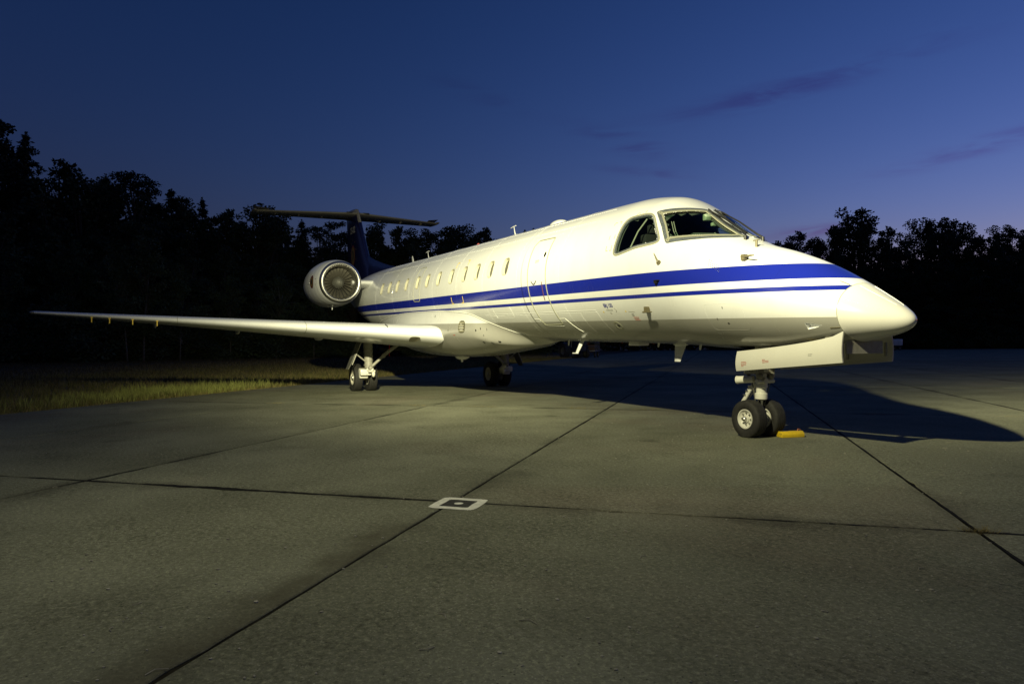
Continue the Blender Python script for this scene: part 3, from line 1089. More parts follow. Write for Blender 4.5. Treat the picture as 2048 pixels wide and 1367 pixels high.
def surf(s, ph, off=0.0):
    """point on the skin at station s and angle ph (0 = starboard side, 90 deg = crown), lifted off metres along the normal"""
    s, ph = np.asarray(s, float), np.asarray(ph, float)
    P = surf0(s, ph)
    if np.ndim(off) == 0 and off == 0.0:
        return P
    e = 2e-3
    ds = surf0(s + e, ph) - surf0(s - e, ph)
    dp = surf0(s, ph + e) - surf0(s, ph - e)
    nn_ = np.cross(ds, dp)
    nn_ /= np.maximum(np.linalg.norm(nn_, axis=-1), 1e-9)[..., None]
    cen = np.stack([P[..., 0], 0 * P[..., 1], zc(s) + (prof(s)[0] + prof(s)[1]) / 2], -1)
    sg = np.sign(np.sum(nn_ * (P - cen), -1))
    return P + nn_ * (sg * off)[..., None]


def PH(s, h, y=None):
    """angle of the skin point at height h over the axis (starboard), or from (y, h) where given"""
    ht, hb, w = prof(s)
    hm, hh = (ht + hb) / 2, (ht - hb) / 2
    if y is not None:
        return float(np.arctan2((h - hm) / hh, -y / w))
    return float(np.arcsin(np.clip((h - hm) / hh, -1, 1)))


def spt(s, h, y=None):
    return (s, PH(s, h, y))


def mirror(poly):
    return [(s, math.pi - p) for s, p in poly][::-1]


def dens(poly, step):
    out = []
    n = len(poly)
    for i in range(n):
        a, b = np.array(poly[i]), np.array(poly[(i + 1) % n])
        k = max(1, int(np.hypot(*(b - a)) / step))
        out += [tuple(a + (b - a) * j / k) for j in range(k)]
    return out


def smooth_poly(poly, rad, step=.02):
    """round the corners of a polygon by repeated corner cutting"""
    P = np.array(dens(poly, step))
    k = max(1, int(rad / step))
    for _ in range(3):
        Q = np.zeros_like(P)
        for j in range(-k, k + 1):
            Q += np.roll(P, j, 0)
        P = Q / (2 * k + 1)
    return [tuple(p) for p in P]


def superell(s0, p0, hs, hp, e=2.8, n=40):
    o = []
    for k in range(n):
        t = 2 * math.pi * k / n
        c, s = math.cos(t), math.sin(t)
        o.append((s0 + hs * math.copysign(abs(c) ** (2 / e), c), p0 + hp * math.copysign(abs(s) ** (2 / e), s)))
    return o


def sdist(poly, X, Y):
    """signed distance (negative inside) and nearest point of the polygon"""
    P = np.array(poly)
    Q = np.roll(P, -1, 0)
    best = np.full(X.shape, 1e9)
    bx, by = np.zeros_like(X), np.zeros_like(Y)
    ins = np.zeros(X.shape, bool)
    for (x0, y0), (x1, y1) in zip(P, Q):
        dx, dy = x1 - x0, y1 - y0
        t = np.clip(((X - x0) * dx + (Y - y0) * dy) / max(dx * dx + dy * dy, 1e-12), 0, 1)
        cx, cy = x0 + t * dx, y0 + t * dy
        d = np.hypot(X - cx, Y - cy)
        m_ = d < best
        best = np.where(m_, d, best)
        bx, by = np.where(m_, cx, bx), np.where(m_, cy, by)
        c = ((y0 > Y) != (y1 > Y)) & (X < (x1 - x0) * (Y - y0) / (y1 - y0 + 1e-15) + x0)
        ins ^= c
    return np.where(ins, -best, best), bx, by


def offset_poly(poly, d):
    """offset outwards by d (param plane)"""
    P = np.array(poly)
    t = np.roll(P, -1, 0) - np.roll(P, 1, 0)
    t /= np.maximum(np.linalg.norm(t, axis=1), 1e-9)[:, None]
    nrm = np.stack([t[:, 1], -t[:, 0]], 1)
    area = np.sum(P[:, 0] * np.roll(P[:, 1], -1) - np.roll(P[:, 0], -1) * P[:, 1])
    if area < 0:
        nrm = -nrm
    return [tuple(p) for p in P + nrm * d]


def band(poly, d_out, d_in, lift, edge_=.003, sink=.004):
    """closed raised strip on the skin along a polygon"""
    rows = [(d_out, -sink), (d_out - edge_, lift), (d_in + edge_, lift), (d_in, -sink)]
    rings = []
    for d, z in rows:
        q = np.array(offset_poly(poly, d))
        rings.append(surf(q[:, 0], q[:, 1], z))
    return MB().loft([list(map(tuple, r)) for r in rings], True)


def ribbon(line, wid, lift, mb=None, sink=.003):
    """open raised strip along a polyline (s, ph) on the skin"""
    P = np.array(line, float)
    # densify
    Q = []
    for a, b in zip(P[:-1], P[1:]):
        k = max(1, int(np.hypot(*(b - a)) / .03))
        Q += [a + (b - a) * j / k for j in range(k)]
    Q.append(P[-1])
    Q = np.array(Q)
    t = np.gradient(Q, axis=0)
    t /= np.maximum(np.linalg.norm(t, axis=1), 1e-9)[:, None]
    n_ = np.stack([t[:, 1], -t[:, 0]], 1) * wid / 2
    rows = []
    for d, z in ((1.0, -sink), (.8, lift), (-.8, lift), (-1.0, -sink)):
        q = Q + n_ * d
        rows.append([tuple(p) for p in surf(q[:, 0], q[:, 1], z)])
    mb = mb or MB()
    mb.loft(rows, False)
    return mb


def fill(poly, lift, rings=(1.0, .8, .55, .28)):
    """skin-following patch inside a polygon"""
    P = np.array(poly)
    c = P.mean(0)
    V, n = [], len(P)
    for k in rings:
        q = c + (P - c) * k
        V += [tuple(p) for p in surf(q[:, 0], q[:, 1], lift)]
    V.append(tuple(surf(np.array([c[0]]), np.array([c[1]]), lift)[0]))
    F = [(i * n + j, i * n + (j + 1) % n, (i + 1) * n + (j + 1) % n, (i + 1) * n + j) for i in range(len(rings) - 1) for j in range(n)]
    F += [((len(rings) - 1) * n + j, (len(rings) - 1) * n + (j + 1) % n, len(V) - 1) for j in range(n)]
    return MB().add(V, F)


# ---- openings in the skin, in (station, angle)
WIN_S = [16.0, 15.22, 14.46, 13.64, 12.72, 11.97, 11.17, 10.36, 9.59, 8.90, 8.22, 7.53]
WPH = R(15.1)
win_polys = [superell(s, WPH, .128, .150, 3.0) for s in WIN_S]
SIDE_O = smooth_poly([spt(s, h, y) for s, y, h in [(3.93, -1.096, .165), (3.915, -1.017, .444), (3.914, -.925, .617), (3.894, -.854, .709), (3.845, -.822, .745), (3.641, -.772, .760), (3.44, -.715, .757), (3.366, -.743, .683), (3.135, -.862, .415), (3.045, -.910, .295), (3.131, -.955, .258), (3.324, -1.015, .236), (3.564, -1.065, .200), (3.830, -1.096, .150)]], .05, .02)
WS_O = smooth_poly([spt(s, h, y) for s, y, h in [(3.43, -.675, .775), (3.308, -.530, .815), (3.208, -.378, .822), (3.120, -.199, .822), (3.07, -.042, .815), (2.86, -.040, .662), (2.62, -.042, .497), (2.40, -.045, .350), (2.29, -.06, .300), (2.315, -.254, .296), (2.408, -.430, .290), (2.565, -.610, .284), (2.751, -.768, .270), (2.95, -.902, .245), (3.166, -.795, .514)]], .035, .02)
SIDE_G, WS_G = offset_poly(SIDE_O, -.040), offset_poly(WS_O, -.085)
DOOR = smooth_poly([(6.545, PH(6.5, -.845)), (6.545, R(31)), (6.46, R(36.6)), (5.885, R(36.2)), (5.885, PH(6, -.83))], .035, .02)
PORT = superell(6.01, R(19.7), .052, .050, 2.0, 28)
EXITD = smooth_poly([(12.975, R(-9.8)), (12.975, R(34)), (12.90, R(37.0)), (12.50, R(37.0)), (12.485, R(-10.2))], .05, .02)
BAY = [(.74, R(-90) - .62), (.74, R(-90) + .62), (1.3, R(-90) + .42), (2.30, R(-90) + .34), (2.30, R(-90) - .34), (1.3, R(-90) - .42)]
DUCT = [spt(.937, -.845, -.556), spt(.938, -.922, -.496), spt(.85, -.905), spt(.761, -.877, -.475), spt(.85, -.853)]
holes = win_polys + [mirror(p) for p in win_polys] + [SIDE_G, mirror(SIDE_G), WS_G, mirror(WS_G), PORT, BAY, dens(DUCT, .02)]
parts_cut = [('service_door', DOOR), ('overwing_exit', EXITD)]

# ---- skin grid
RADOME_S = .587
s_rows = np.concatenate([RADOME_S * np.linspace(0, 1, 46) ** 1.9, np.arange(RADOME_S + .02, 4.3, .02), np.arange(4.3, 5.6, .04), np.arange(5.6, 6.8, .02), np.arange(6.8, 7.35, .03), np.arange(7.35, 16.2, .02), np.arange(16.2, 24.9, .10), [24.9]])
p_cols = np.concatenate([np.arange(-90, -50, 1.6), np.arange(-50, 50, .95), np.arange(50, 130, 1.3), np.arange(130, 190, .95), np.arange(190, 270, 1.6)])
p_cols = np.radians(p_cols)
nS, nP = len(s_rows), len(p_cols)
GS, GP = np.meshgrid(s_rows, p_cols, indexing='ij')
GS, GP = GS.copy(), GP.copy()
label_v = {}
for idx, poly in enumerate([p for _, p in parts_cut] + holes):
    P = np.array(poly)
    P[:, 1] = np.where(P[:, 1] < -math.pi / 2, P[:, 1], P[:, 1])
    shift = 0.0
    lo, hi = P.min(0) - .06, P.max(0) + .06
    isbay = P is not None and poly is BAY
    for wrap in ((0.0, 2 * math.pi) if isbay else (0.0,)):
        m_ = (GS > lo[0]) & (GS < hi[0]) & (GP - wrap > lo[1]) & (GP - wrap < hi[1])
        if not m_.any():
            continue
        d, bx, by = sdist(P, GS[m_], GP[m_] - wrap)
        sn = np.abs(d) < .0115
        a, b = GS[m_], GP[m_]
        if not isbay:
            a = np.where(sn, bx, a)
            b = np.where(sn, by + wrap, b)
            GS[m_], GP[m_] = a, b
        D = label_v.setdefault(idx, np.full(GS.shape, 9.0))
        D[m_] = np.where(sn, np.minimum(d, 0), d)
gv = surf0(GS, GP).reshape(-1, 3)
ii, jj = np.meshgrid(np.arange(nS - 1), np.arange(nP), indexing='ij')
j2 = (jj + 1) % nP
quad = np.stack([ii * nP + jj, (ii + 1) * nP + jj, (ii + 1) * nP + j2, ii * nP + j2], -1).reshape(-1, 4)
cls = np.zeros(len(quad), int)          # 0 skin, 1 door, 2 exit, 9 hole, 5 radome
cls[(ii.reshape(-1) < 45)] = 5
for idx in range(2 + len(holes)):
    D = label_v[idx].reshape(-1)
    inside = (D[quad] <= 1e-6).all(1) & (D[quad].min(1) < -1e-4)
    cls[inside] = (idx + 1) if idx < 2 else 9


def grid_part(name, mask, m, parent=None):
    q = quad[mask]
    u, inv = np.unique(q, return_inverse=True)
    o = np_mesh(name, gv[u], inv.reshape(-1, 4), m, None, True)
    return part(o, parent)


fus = grid_part('fuselage', cls == 0, P_SKIN)
radome = grid_part('radome', cls == 5, P_RADOME)
door = grid_part('service_door', cls == 1, P_SKIN)
exitd = grid_part('overwing_exit', cls == 2, P_SKIN)


def ring_at(s, wid, lift, name, m, parent):
    ph = np.linspace(-math.pi / 2, 1.5 * math.pi, 161)[:-1]
    rows = [[tuple(p) for p in surf(np.full(160, s + a), ph, z)] for a, z in ((-wid / 2, -.002), (-wid / 2 + .001, lift), (wid / 2 - .001, lift), (wid / 2, -.002))]
    return part(MB().loft(rows, True).build(name, m, None), parent)


ring_at(RADOME_S, .008, .0012, 'radome_joint', SEAL, radome)
# lightning diverter strips on the radome
for p in (R(74), R(106), R(28), R(152)):
    part(ribbon([(.55, p), (.40, p), (.16, p)], .016, .003).build('diverter_strip', TRIM), radome)
for (s, h, y) in ((.655, -.40, -.24), (.64, -.905, -.42)):
    p = PH(s, h, y)
    part(ribbon([(s + .055, p), (s - .045, p + .02)], .018, .006).build('radome_latch', BRASS), radome)

# ---- doors
part(band(DOOR, .015, -.013, .005).build('door_seal', SEAL), door)
part(band(PORT, .012, -.004, .004).build('porthole_frame', TRIM), door)
part(fill(PORT, -.022).build('porthole_pane', PANE), door)
hd = [surf(np.array([6.40 - .03 * k]), np.array([R(-3.2) - .05 * math.sin(math.pi * k / 6)]), .012)[0] for k in range(7)]
part(MB().tube([tuple(p) for p in hd], .006, 8).build('door_handle', BLACKP), door)
part(ribbon([(6.03, PH(6, -.09)), (6.03, PH(6, -.25)), (6.035, PH(6, -.41))], .016, .008).build('door_lever', LEVER), door)
part(ribbon([(6.62, R(38.6)), (5.66, R(39.6))], .008, .006).build('rain_gutter', TRIM), fus)
part(ribbon([(6.78, PH(6.5, -.735)), (6.585, PH(6.5, -.735)), (6.565, PH(6.5, -.80)), (6.53, PH(6.5, -.862)), (5.92, PH(6, -.862))], .009, .004).build('door_drip_strip', TRIM), fus)
part(ribbon([(5.865, PH(5.9, -.735)), (5.68, PH(5.7, -.735)), (5.60, PH(5.6, -.84)), (5.54, PH(5.5, -.92)), (5.49, PH(5.5, -.96))], .008, .004).build('door_drip_strip', TRIM), fus)
part(band(EXITD, .012, -.012, .005).build('exit_seal', SEAL), exitd)

# ---- cabin windows


def cabin_window(poly):
    P = np.array(poly)
    c = P.mean(0)
    rings = []
    for k, z in ((1.07, -.001), (1.055, .002), (1.0, .002), (.985, -.014), (.955, -.015), (.945, -.028), (.915, -.029), (.905, -.042), (.88, -.043), (.87, -.054)):
        q = c + (P - c) * k
        rings.append([tuple(p) for p in surf(q[:, 0], q[:, 1], z)])
    o = part(MB().loft(rings, True).build('cabin_window', CREAM))
    q = c + (P - c) * .88
    part(fill([tuple(x) for x in q], -.053).build('window_pane', PANE), o)
    return o


for pl_ in win_polys:
    cabin_window(pl_)
    cabin_window(mirror(pl_))

# ---- cockpit


def cockpit_window(polyO, polyG, riv, name):
    if riv:
        fr = part(band(polyO, 0, -.058, .004).build(name, FRAMEM))
        part(band(offset_poly(polyO, -.055), 0, -.034, .007).build('window_gasket', GASKET), fr)
        mb = MB()
        for d in (-.014, -.042):
            L_ = np.array(dens(offset_poly(polyO, d), .022))
            for q in surf(L_[:, 0], L_[:, 1], .004)[::1]:
                mb.sphere(tuple(q), .0042, 6, 4)
        tag(part(mb.build('rivets', METAL), fr), kind='stuff')
    else:
        fr = part(band(polyO, .006, -.024, .006).build(name, GASKET))
        part(band(offset_poly(polyO, -.022), 0, -.022, .001, sink=.03).build('window_gasket', FRAMEM), fr)
    gp = part(fill(polyG, -.012, (1.06, .8, .55, .28)).build('glass_pane', GLASS), fr)
    f0 = gp.data.polygons[len(gp.data.polygons) // 2]
    if f0.normal.dot(Vector((0, f0.center.y, f0.center.z - ZC0))) < 0:
        gp.data.flip_normals()
    return fr


for f_ in (lambda p: p, mirror):
    cockpit_window(f_(WS_O), f_(WS_G), True, 'windshield')
    cockpit_window(f_(SIDE_O), f_(SIDE_G), False, 'cockpit_side_window')


def cockpit():
    ph = np.linspace(-math.pi / 2, 1.5 * math.pi, 97)[:-1]
    rows = []
    st = np.linspace(2.0, 4.35, 30)
    mid = [(-s, 0, float(zc(s) + (prof(s)[0] + prof(s)[1]) / 2)) for s in st]
    for s in st:
        rows.append(surf(np.full(96, s), ph, -.055))
    V = np.concatenate(rows)
    idx = np.arange(30 * 96).reshape(30, 96)
    F = []
    # liner with the window openings left free
    LS, LP = np.meshgrid(st, ph, indexing='ij')
    dd = np.full(LS.shape, 9.0)
    for q in (WS_G, mirror(WS_G), SIDE_G, mirror(SIDE_G)):
        dd = np.minimum(dd, sdist(offset_poly(q, .05), LS, LP)[0])
    for i in range(29):
        for j in range(96):
            k = (j + 1) % 96
            if max(dd[i, j], dd[i + 1, j], dd[i, k], dd[i + 1, k]) > 0:
                F.append((idx[i, j], idx[i + 1, j], idx[i + 1, k], idx[i, k]))
    F.append(tuple(idx[-1]))
    F.append(tuple(idx[0])[::-1])
    mb = MB()
    mb.add([tuple(p) for p in V], F)
    lin = part(mb.build('cockpit_liner', LINER, fixn=False))
    # glareshield across the cockpit below the windshield
    g = MB()
    rows = []
    for s, h in ((2.56, .18), (2.68, .30), (2.85, .40), (3.00, .44), (3.06, .41), (3.06, .04)):
        w = min(float(prof(s)[2]) * .58, .60)
        rows.append([(-s, -w, float(zc(s)) + h - .10), (-s, -w * .6, float(zc(s)) + h), (-s, 0, float(zc(s)) + h + .02), (-s, w * .6, float(zc(s)) + h), (-s, w, float(zc(s)) + h - .10)])
    g.loft(rows, False)
    part(g.build('glareshield', DARKG, fixn=False), lin)
    for y in (-.45, .45):
        b = MB()
        b.box((-3.75, y, float(zc(3.7)) + .18), (.14, .46, .62))
        b.box((-3.74, y, float(zc(3.7)) + .60), (.10, .26, .20))
        part(b.build('pilot_seat', SEATM, bevel=.03), lin)
    b = MB()
    b.box((-2.95, -.16, float(zc(3)) + .66), (.08, .10, .09))
    b.box((-2.90, -.08, float(zc(3)) + .56), (.06, .08, .05))
    part(b.build('compass', mat('pale_green_plastic', (.30, .38, .27), .5), bevel=.012), lin)
    ROD = mat('cockpit_rod', (.42, .42, .36), .4)
    z = float(zc(3.6))
    part(MB().tube([(-3.70, -.98, z + .20), (-3.62, -.86, z + .50), (-3.56, -.74, z + .68)], .011, 8).build('window_handle_bar', ROD), lin)
    z = float(zc(3.0))
    part(MB().tube([(-3.16, -.62, z + .60), (-3.02, -.70, z + .44), (-2.90, -.74, z + .32)], .006, 6).tube([(-3.14, -.60, z + .60), (-3.0, -.68, z + .44), (-2.88, -.72, z + .32)], .006, 6).build('visor_rail', ROD), lin)
    part(MB().tube([(-2.80, -.16, z + .42), (-2.68, -.20, z + .36), (-2.56, -.16, z + .30)], .006, 6).build('standby_lamp_stalk', ROD), lin)
    # control column seen through the side window
    part(MB().tube([(-3.30, -.62, z + .02), (-3.28, -.62, z + .24)], .02, 8).tube([(-3.28, -.76, z + .30), (-3.28, -.74, z + .24), (-3.28, -.50, z + .24), (-3.28, -.48, z + .30)], .014, 8).build('control_yoke', GREYM), lin)


cockpit()


def sk(s, h, y=None, off=0.0, side=1):
    p = PH(s, h, y)
    if side < 0:
        p = math.pi - p
    return Vector(surf(np.array([s]), np.array([p]), off)[0])


# ---- wipers
for sd in (1, -1):
    pv = sk(2.235, .27, -.155, .015, sd)
    el_ = sk(2.30, .305, -.10, .055, sd)
    tip = sk(2.96, .74, -.10, .035, sd)
    w = part(MB().tube([tuple(pv - Vector((0, 0, .03))), tuple(pv + Vector((0, 0, .035)))], .022, 10).tube([tuple(pv + Vector((0, 0, .03))), tuple(el_), tuple((el_ + tip) / 2 + Vector((.012, 0, .012))), tuple(tip)], [.014, .013, .011, .009], 8).build('wiper_arm', BLACKP))
    bl = [sk(s_, h_, y_, .020, sd) for s_, h_, y_ in ((2.42, .37, -.055), (2.62, .50, -.06), (2.84, .65, -.06), (3.04, .79, -.06))]
    part(MB().tube([tuple(q) for q in bl], .011, 6).build('wiper_blade', BLACKP), w)

# ---- probes, vanes and small fittings on the nose


def probe(s, h, y, ln_, name, m=BRASS, fwd=True):
    b = sk(s, h, y)
    n_ = (sk(s, h, y, .1) - b).normalized()
    mb = MB()
    mb.box(tuple(b + n_ * .035), (.055, .06, .07))
    t = b + n_ * .075 + Vector((0, 0, -.02))
    mb.tube([tuple(t + Vector((-.04, 0, 0))), tuple(t + Vector((ln_ * .7, 0, -.004))), tuple(t + Vector((ln_, 0, -.006)))], [.013, .012, .007], 10)
    return part(mb.build(name, m))


probe(1.80, -.055, -.60, .17, 'pitot_probe')
probe(3.30, -.62, -.93, .16, 'pitot_probe')
for sd in (1,):
    b = sk(2.955, -.015, -1.011)
    n_ = (sk(2.955, -.015, -1.011, .1) - b).normalized()
    part(MB().tube([tuple(b), tuple(b + n_ * .02)], .032, 14).tube([tuple(b + n_ * .018), tuple(b + n_ * .03 + Vector((-.03, 0, .05))), tuple(b + n_ * .035 + Vector((-.075, 0, .125)))], [.016, .012, .006], 8).build('angle_of_attack_vane', BRASS))
    b = sk(2.96, -.258, -1.034)
    n_ = (sk(2.96, -.258, -1.034, .1) - b).normalized()
    part(MB().box(tuple(b + n_ * .02), (.075, .05, .014)).box(tuple(b + n_ * .02 + Vector((-.01, 0, -.02))), (.04, .05, .035)).box(tuple(b + n_ * .02 + Vector((-.01, 0, -.045))), (.008, .02, .03)).build('ice_detector', BLACKP))
b = sk(1.93, .10, -.25)
part(MB().tube([tuple(b - Vector((0, 0, .02))), tuple(b + Vector((0, 0, .085)))], .016, 10).tube([tuple(b + Vector((-.05, 0, .085))), tuple(b + Vector((.05, 0, .088)))], .008, 8).build('air_temperature_probe', BRASS))
# port static vents: small dark slots
for (s, h, w_, l_) in ((1.912, -.845, .030, .030), (1.918, -.653, .010, .045), (2.05, -.79, .012, .045), (4.30, -.863, .05, .05)):
    p = PH(s, h)
    o = part(fill(superell(s, p, w_ / 2, l_ / 2, 2.2, 20), .0025).build('static_port', BLACKP if w_ < .045 else BRASS))
p = PH(4.30, -.863)
part(band(superell(4.30, p, .085, .085, 2, 36), .0, -.03, .003).build('service_panel', SEAL), fus)
part(fill(superell(4.29, p, .03, .018, 2, 20), .0045).build('panel_latch', BLACKP), fus)


def outline_panel(s0, s1, h0, h1, m=SEAL, w=.006, lift=.0016, y=None):
    pts = smooth_poly([(s0, PH(s0, h0)), (s0, PH(s0, h1)), (s1, PH(s1, h1)), (s1, PH(s1, h0))], .05, .02)
    part(band(pts, w / 2, -w / 2, lift, .001, .002).build('panel_seam', m), fus)


FAINT = mat('panel_seam_grey', (.60, .59, .53), .5)
outline_panel(2.20, 1.64, -.93, -.60, P_SKIN)
outline_panel(5.10, 4.60, -1.0, -.62, P_SKIN)
outline_panel(8.3, 7.5, -.70, -.46, P_SKIN)
for s in (5.45, 7.0, 8.56, 10.0, 11.55, 13.35, 14.85, 16.6):
    ring_at(s, .008, .0010, 'skin_joint', P_SKIN, fus)
ring_at(1.30, .008, .0010, 'skin_joint', P_SKIN, fus)
for a_ in (R(62), R(118), R(44)):
    part(ribbon([(4.6, a_), (17.5, a_)], .014, .0022, sink=.002).build('skin_lap_joint', P_SKIN), fus)
part(ribbon([(4.6, R(-33)), (8.8, R(-33))], .014, .0022, sink=.002).build('skin_lap_joint', P_SKIN), fus)
rv = MB()
for s0, s1, a_ in ((4.6, 16.8, R(60.5)), (4.6, 16.8, R(45.5)), (4.6, 8.8, R(-34.5))):
    for s in np.arange(s0, s1, .055):
        rv.sphere(tuple(surf(np.array([s]), np.array([a_]), .0006)[0]), .0048, 5, 3)
tag(part(rv.build('skin_rivets', P_SKIN, fixn=False), fus), kind='stuff')
# screw row patch where a plate was fixed on the stripe
mb = MB()
for i in range(6):
    for j in range(4):
        s, p = 2.06 + .035 * i - .012 * j, PH(2.1, -.11) - .035 * j + .012 * i
        mb.sphere(tuple(surf(np.array([s]), np.array([p]), .001)[0]), .006, 6, 4)
tag(part(mb.build('screw_heads', METAL), fus), kind='stuff')

# ---- air duct on the lower nose
mb = MB()
Pd = np.array(dens(DUCT, .02))
c = np.array([.90, Pd[:, 1].mean()])
rin = [[tuple(p) for p in surf(Pd[:, 0], Pd[:, 1], .001)]]
dep = np.clip((Pd[:, 0] - .76) / .18, 0, 1) * .05
rin.append([tuple(p) for p in surf(Pd[:, 0], Pd[:, 1], -dep - .002)])
mb.loft(rin, True)
mb.add(rin[1], [tuple(range(len(Pd)))])
part(mb.build('air_duct', P_WHITE))

# ---- nose gear bay
mb = MB()
yb = .30
zb = lambda s, h: float(zc(s)) + h
mb.add([(-.74, -yb, zb(.74, -.70)), (-2.3, -yb, zb(2.3, -.70)), (-2.3, yb, zb(2.3, -.70)), (-.74, yb, zb(.74, -.70)), (-.74, -yb, zb(.74, -1.02)), (-2.3, -yb, zb(2.3, -1.15)), (-2.3, yb, zb(2.3, -1.15)), (-.74, yb, zb(.74, -1.02))], [(0, 1, 2, 3), (0, 1, 5, 4), (1, 2, 6, 5), (2, 3, 7, 6), (3, 0, 4, 7)])
part(mb.build('nose_wheel_bay', GEARG, smooth=False))
for sd in (-1, 1):
    n = 13
    outer, inner = [], []
    for i in range(n):
        t = i / (n - 1)
        s = .55 + 1.61 * t
        htop = -.94 - .265 * t ** .62
        hbot = -1.285 - .175 * t
        colo, coli = [], []
        for j in range(7):
            v = j / 6
            h = htop + (hbot - htop) * v
            y = .385 + .045 * math.sin(v * 2.2) - .02 * v + .02 * (1 - t)
            colo.append((-s, sd * y, zb(s, h)))
            coli.append((-s, sd * (y - .018), zb(s, h)))
        outer.append(colo)
        inner.append(coli)
    V = [p for c in outer for p in c] + [p for c in inner for p in c]
    F = []
    o_ = n * 7
    for i in range(n - 1):
        for j in range(6):
            a = i * 7 + j
            F += [(a, a + 1, a + 8, a + 7), (o_ + a, o_ + a + 7, o_ + a + 8, o_ + a + 1)]
        F += [(i * 7, i * 7 + 7, o_ + i * 7 + 7, o_ + i * 7), (i * 7 + 6, o_ + i * 7 + 6, o_ + i * 7 + 13, i * 7 + 13)]
    for j in range(6):
        F += [(j, o_ + j, o_ + j + 1, j + 1), ((n - 1) * 7 + j, (n - 1) * 7 + j + 1, o_ + (n - 1) * 7 + j + 1, o_ + (n - 1) * 7 + j)]
    dr = part(MB().add(V, F).build('nose_gear_door', DOORP, sharp=40))
    for s in (.60, 1.1, 1.6, 2.08):
        part(MB().box((-s, sd * .362, zb(s, -1.075 - .12 * s)), (.03, .02, .16)).build('door_rib', GEARG, bevel=.004), dr)
    part(MB().box((-.80, sd * .33, zb(.80, -1.06)), (.06, .05, .10)).build('door_hinge', GEARG, bevel=.004), dr)
    if sd == -1:                      # rows of small stencilled print
        for (s0, h0, nrow, wid_, m) in ((2.06, -1.345, 4, .085, REDDEC), (1.70, -1.30, 3, .11, REDDEC), (1.0, -1.21, 2, .05, GREYDEC)):
            b = MB()
            for k in range(nrow):
                x = 0
                wmax = wid_ * (1, .95, .9, .45)[k] * (.4 if (nrow == 3 and k == 0) else 1)
                q = np.random.default_rng(k + int(s0 * 10))
                while x < wmax:
                    l_ = q.uniform(.006, .016)
                    ss_ = s0 - x
                    tt = (ss_ - .55) / 1.61
                    hh_ = h0 - .017 * k - .109 * (ss_ - s0)
                    htop, hbot = -.94 - .265 * tt ** .62, -1.285 - .175 * tt
                    v = (hh_ - htop) / (hbot - htop)
                    y = -(.385 + .045 * math.sin(v * 2.2) - .02 * v + .02 * (1 - tt)) - .0016
                    b.add([(-ss_, y, zb(ss_, hh_)), (-ss_ + l_, y, zb(ss_ - l_, hh_)), (-ss_ + l_, y, zb(ss_ - l_, hh_) + .008), (-ss_, y, zb(ss_, hh_) + .008)], [(0, 1, 2, 3)])
                    x += l_ + .004
            part(b.build('stencil_print', m, smooth=False), dr)
# fixed forward plate between the doors
part(MB().box((-.60, 0, zb(.6, -1.12)), (.02, .60, .14)).build('bay_front_plate', GEARG))

# ---- lettering


def text_mesh(txt, size, place, name, m, parent, bold=0.0, shear=0.0):
    cu_ = bpy.data.curves.new(name, 'FONT')
    cu_.body = txt
    cu_.size = size
    cu_.offset = bold
    cu_.shear = shear
    cu_.resolution_u = 3
    to = bpy.data.objects.new('t_', cu_)
    COL.objects.link(to)
    bpy.context.view_layer.update()
    me = bpy.data.meshes.new_from_object(to.evaluated_get(bpy.context.evaluated_depsgraph_get()))
    bpy.data.objects.remove(to, do_unlink=True)
    co = np.array([v.co[:] for v in me.vertices])
    new = place(co)
    me.vertices.foreach_set('co', new.astype(np.float32).ravel())
    me.update()
    me.name = name
    o = link(name, me, m, None, False)
    return part(o, parent)


def on_skin(s0, h0, lift=.0025):
    p0 = PH(s0, h0)
    return lambda co: surf(s0 - co[:, 0], p0 + co[:, 1], lift)


text_mesh('ERJ 135', .074, on_skin(4.345, -.582), 'type_lettering', BLUEDEC, fus, .0030)
text_mesh('EMBRAER', .040, on_skin(4.325, -.640), 'maker_lettering', GREYDEC, fus)
part(ribbon([(4.11, PH(4.1, -.60)), (4.07, PH(4.1, -.632)), (4.10, PH(4.1, -.66))], .014, .002).build('maker_emblem', GREYDEC), fus)
text_mesh('EXIT', .062, on_skin(6.30, .255), 'exit_lettering', mat('faded_red_lettering', (.50, .16, .11), .5), door)
for k, (s0, h0, nrow, wd) in enumerate(((3.80, -.655, 1, .14), (3.76, -.69, 2, .05), (3.76, -.735, 3, .12), (4.27, -.665, 2, .05))):
    b = MB()
    for r0 in range(nrow):
        b = ribbon([(s0, PH(4, h0 - .02 * r0)), (s0 - wd * (.9 if r0 % 2 else 1), PH(4, h0 - .02 * r0))], .007, .0022, b)
    part(b.build('stencil_print', (GREYDEC, BLACKP, REDDEC, GREYDEC)[k], smooth=False), fus)
for (s, h) in ((4.42, -.655), (3.86, -.65)):
    part(fill(superell(s, PH(4, h), .012, .014, 2, 12), .0024).build('yellow_dot', YDECAL), fus)


def corner(s, p, ds, dp, wid=.014):
    """yellow rescue corner: legs along the station and the angle"""
    part(ribbon([(s + ds, p), (s, p), (s, p + dp)], wid, .0015, sink=.002).build('rescue_corner_mark', YDECAL), fus)


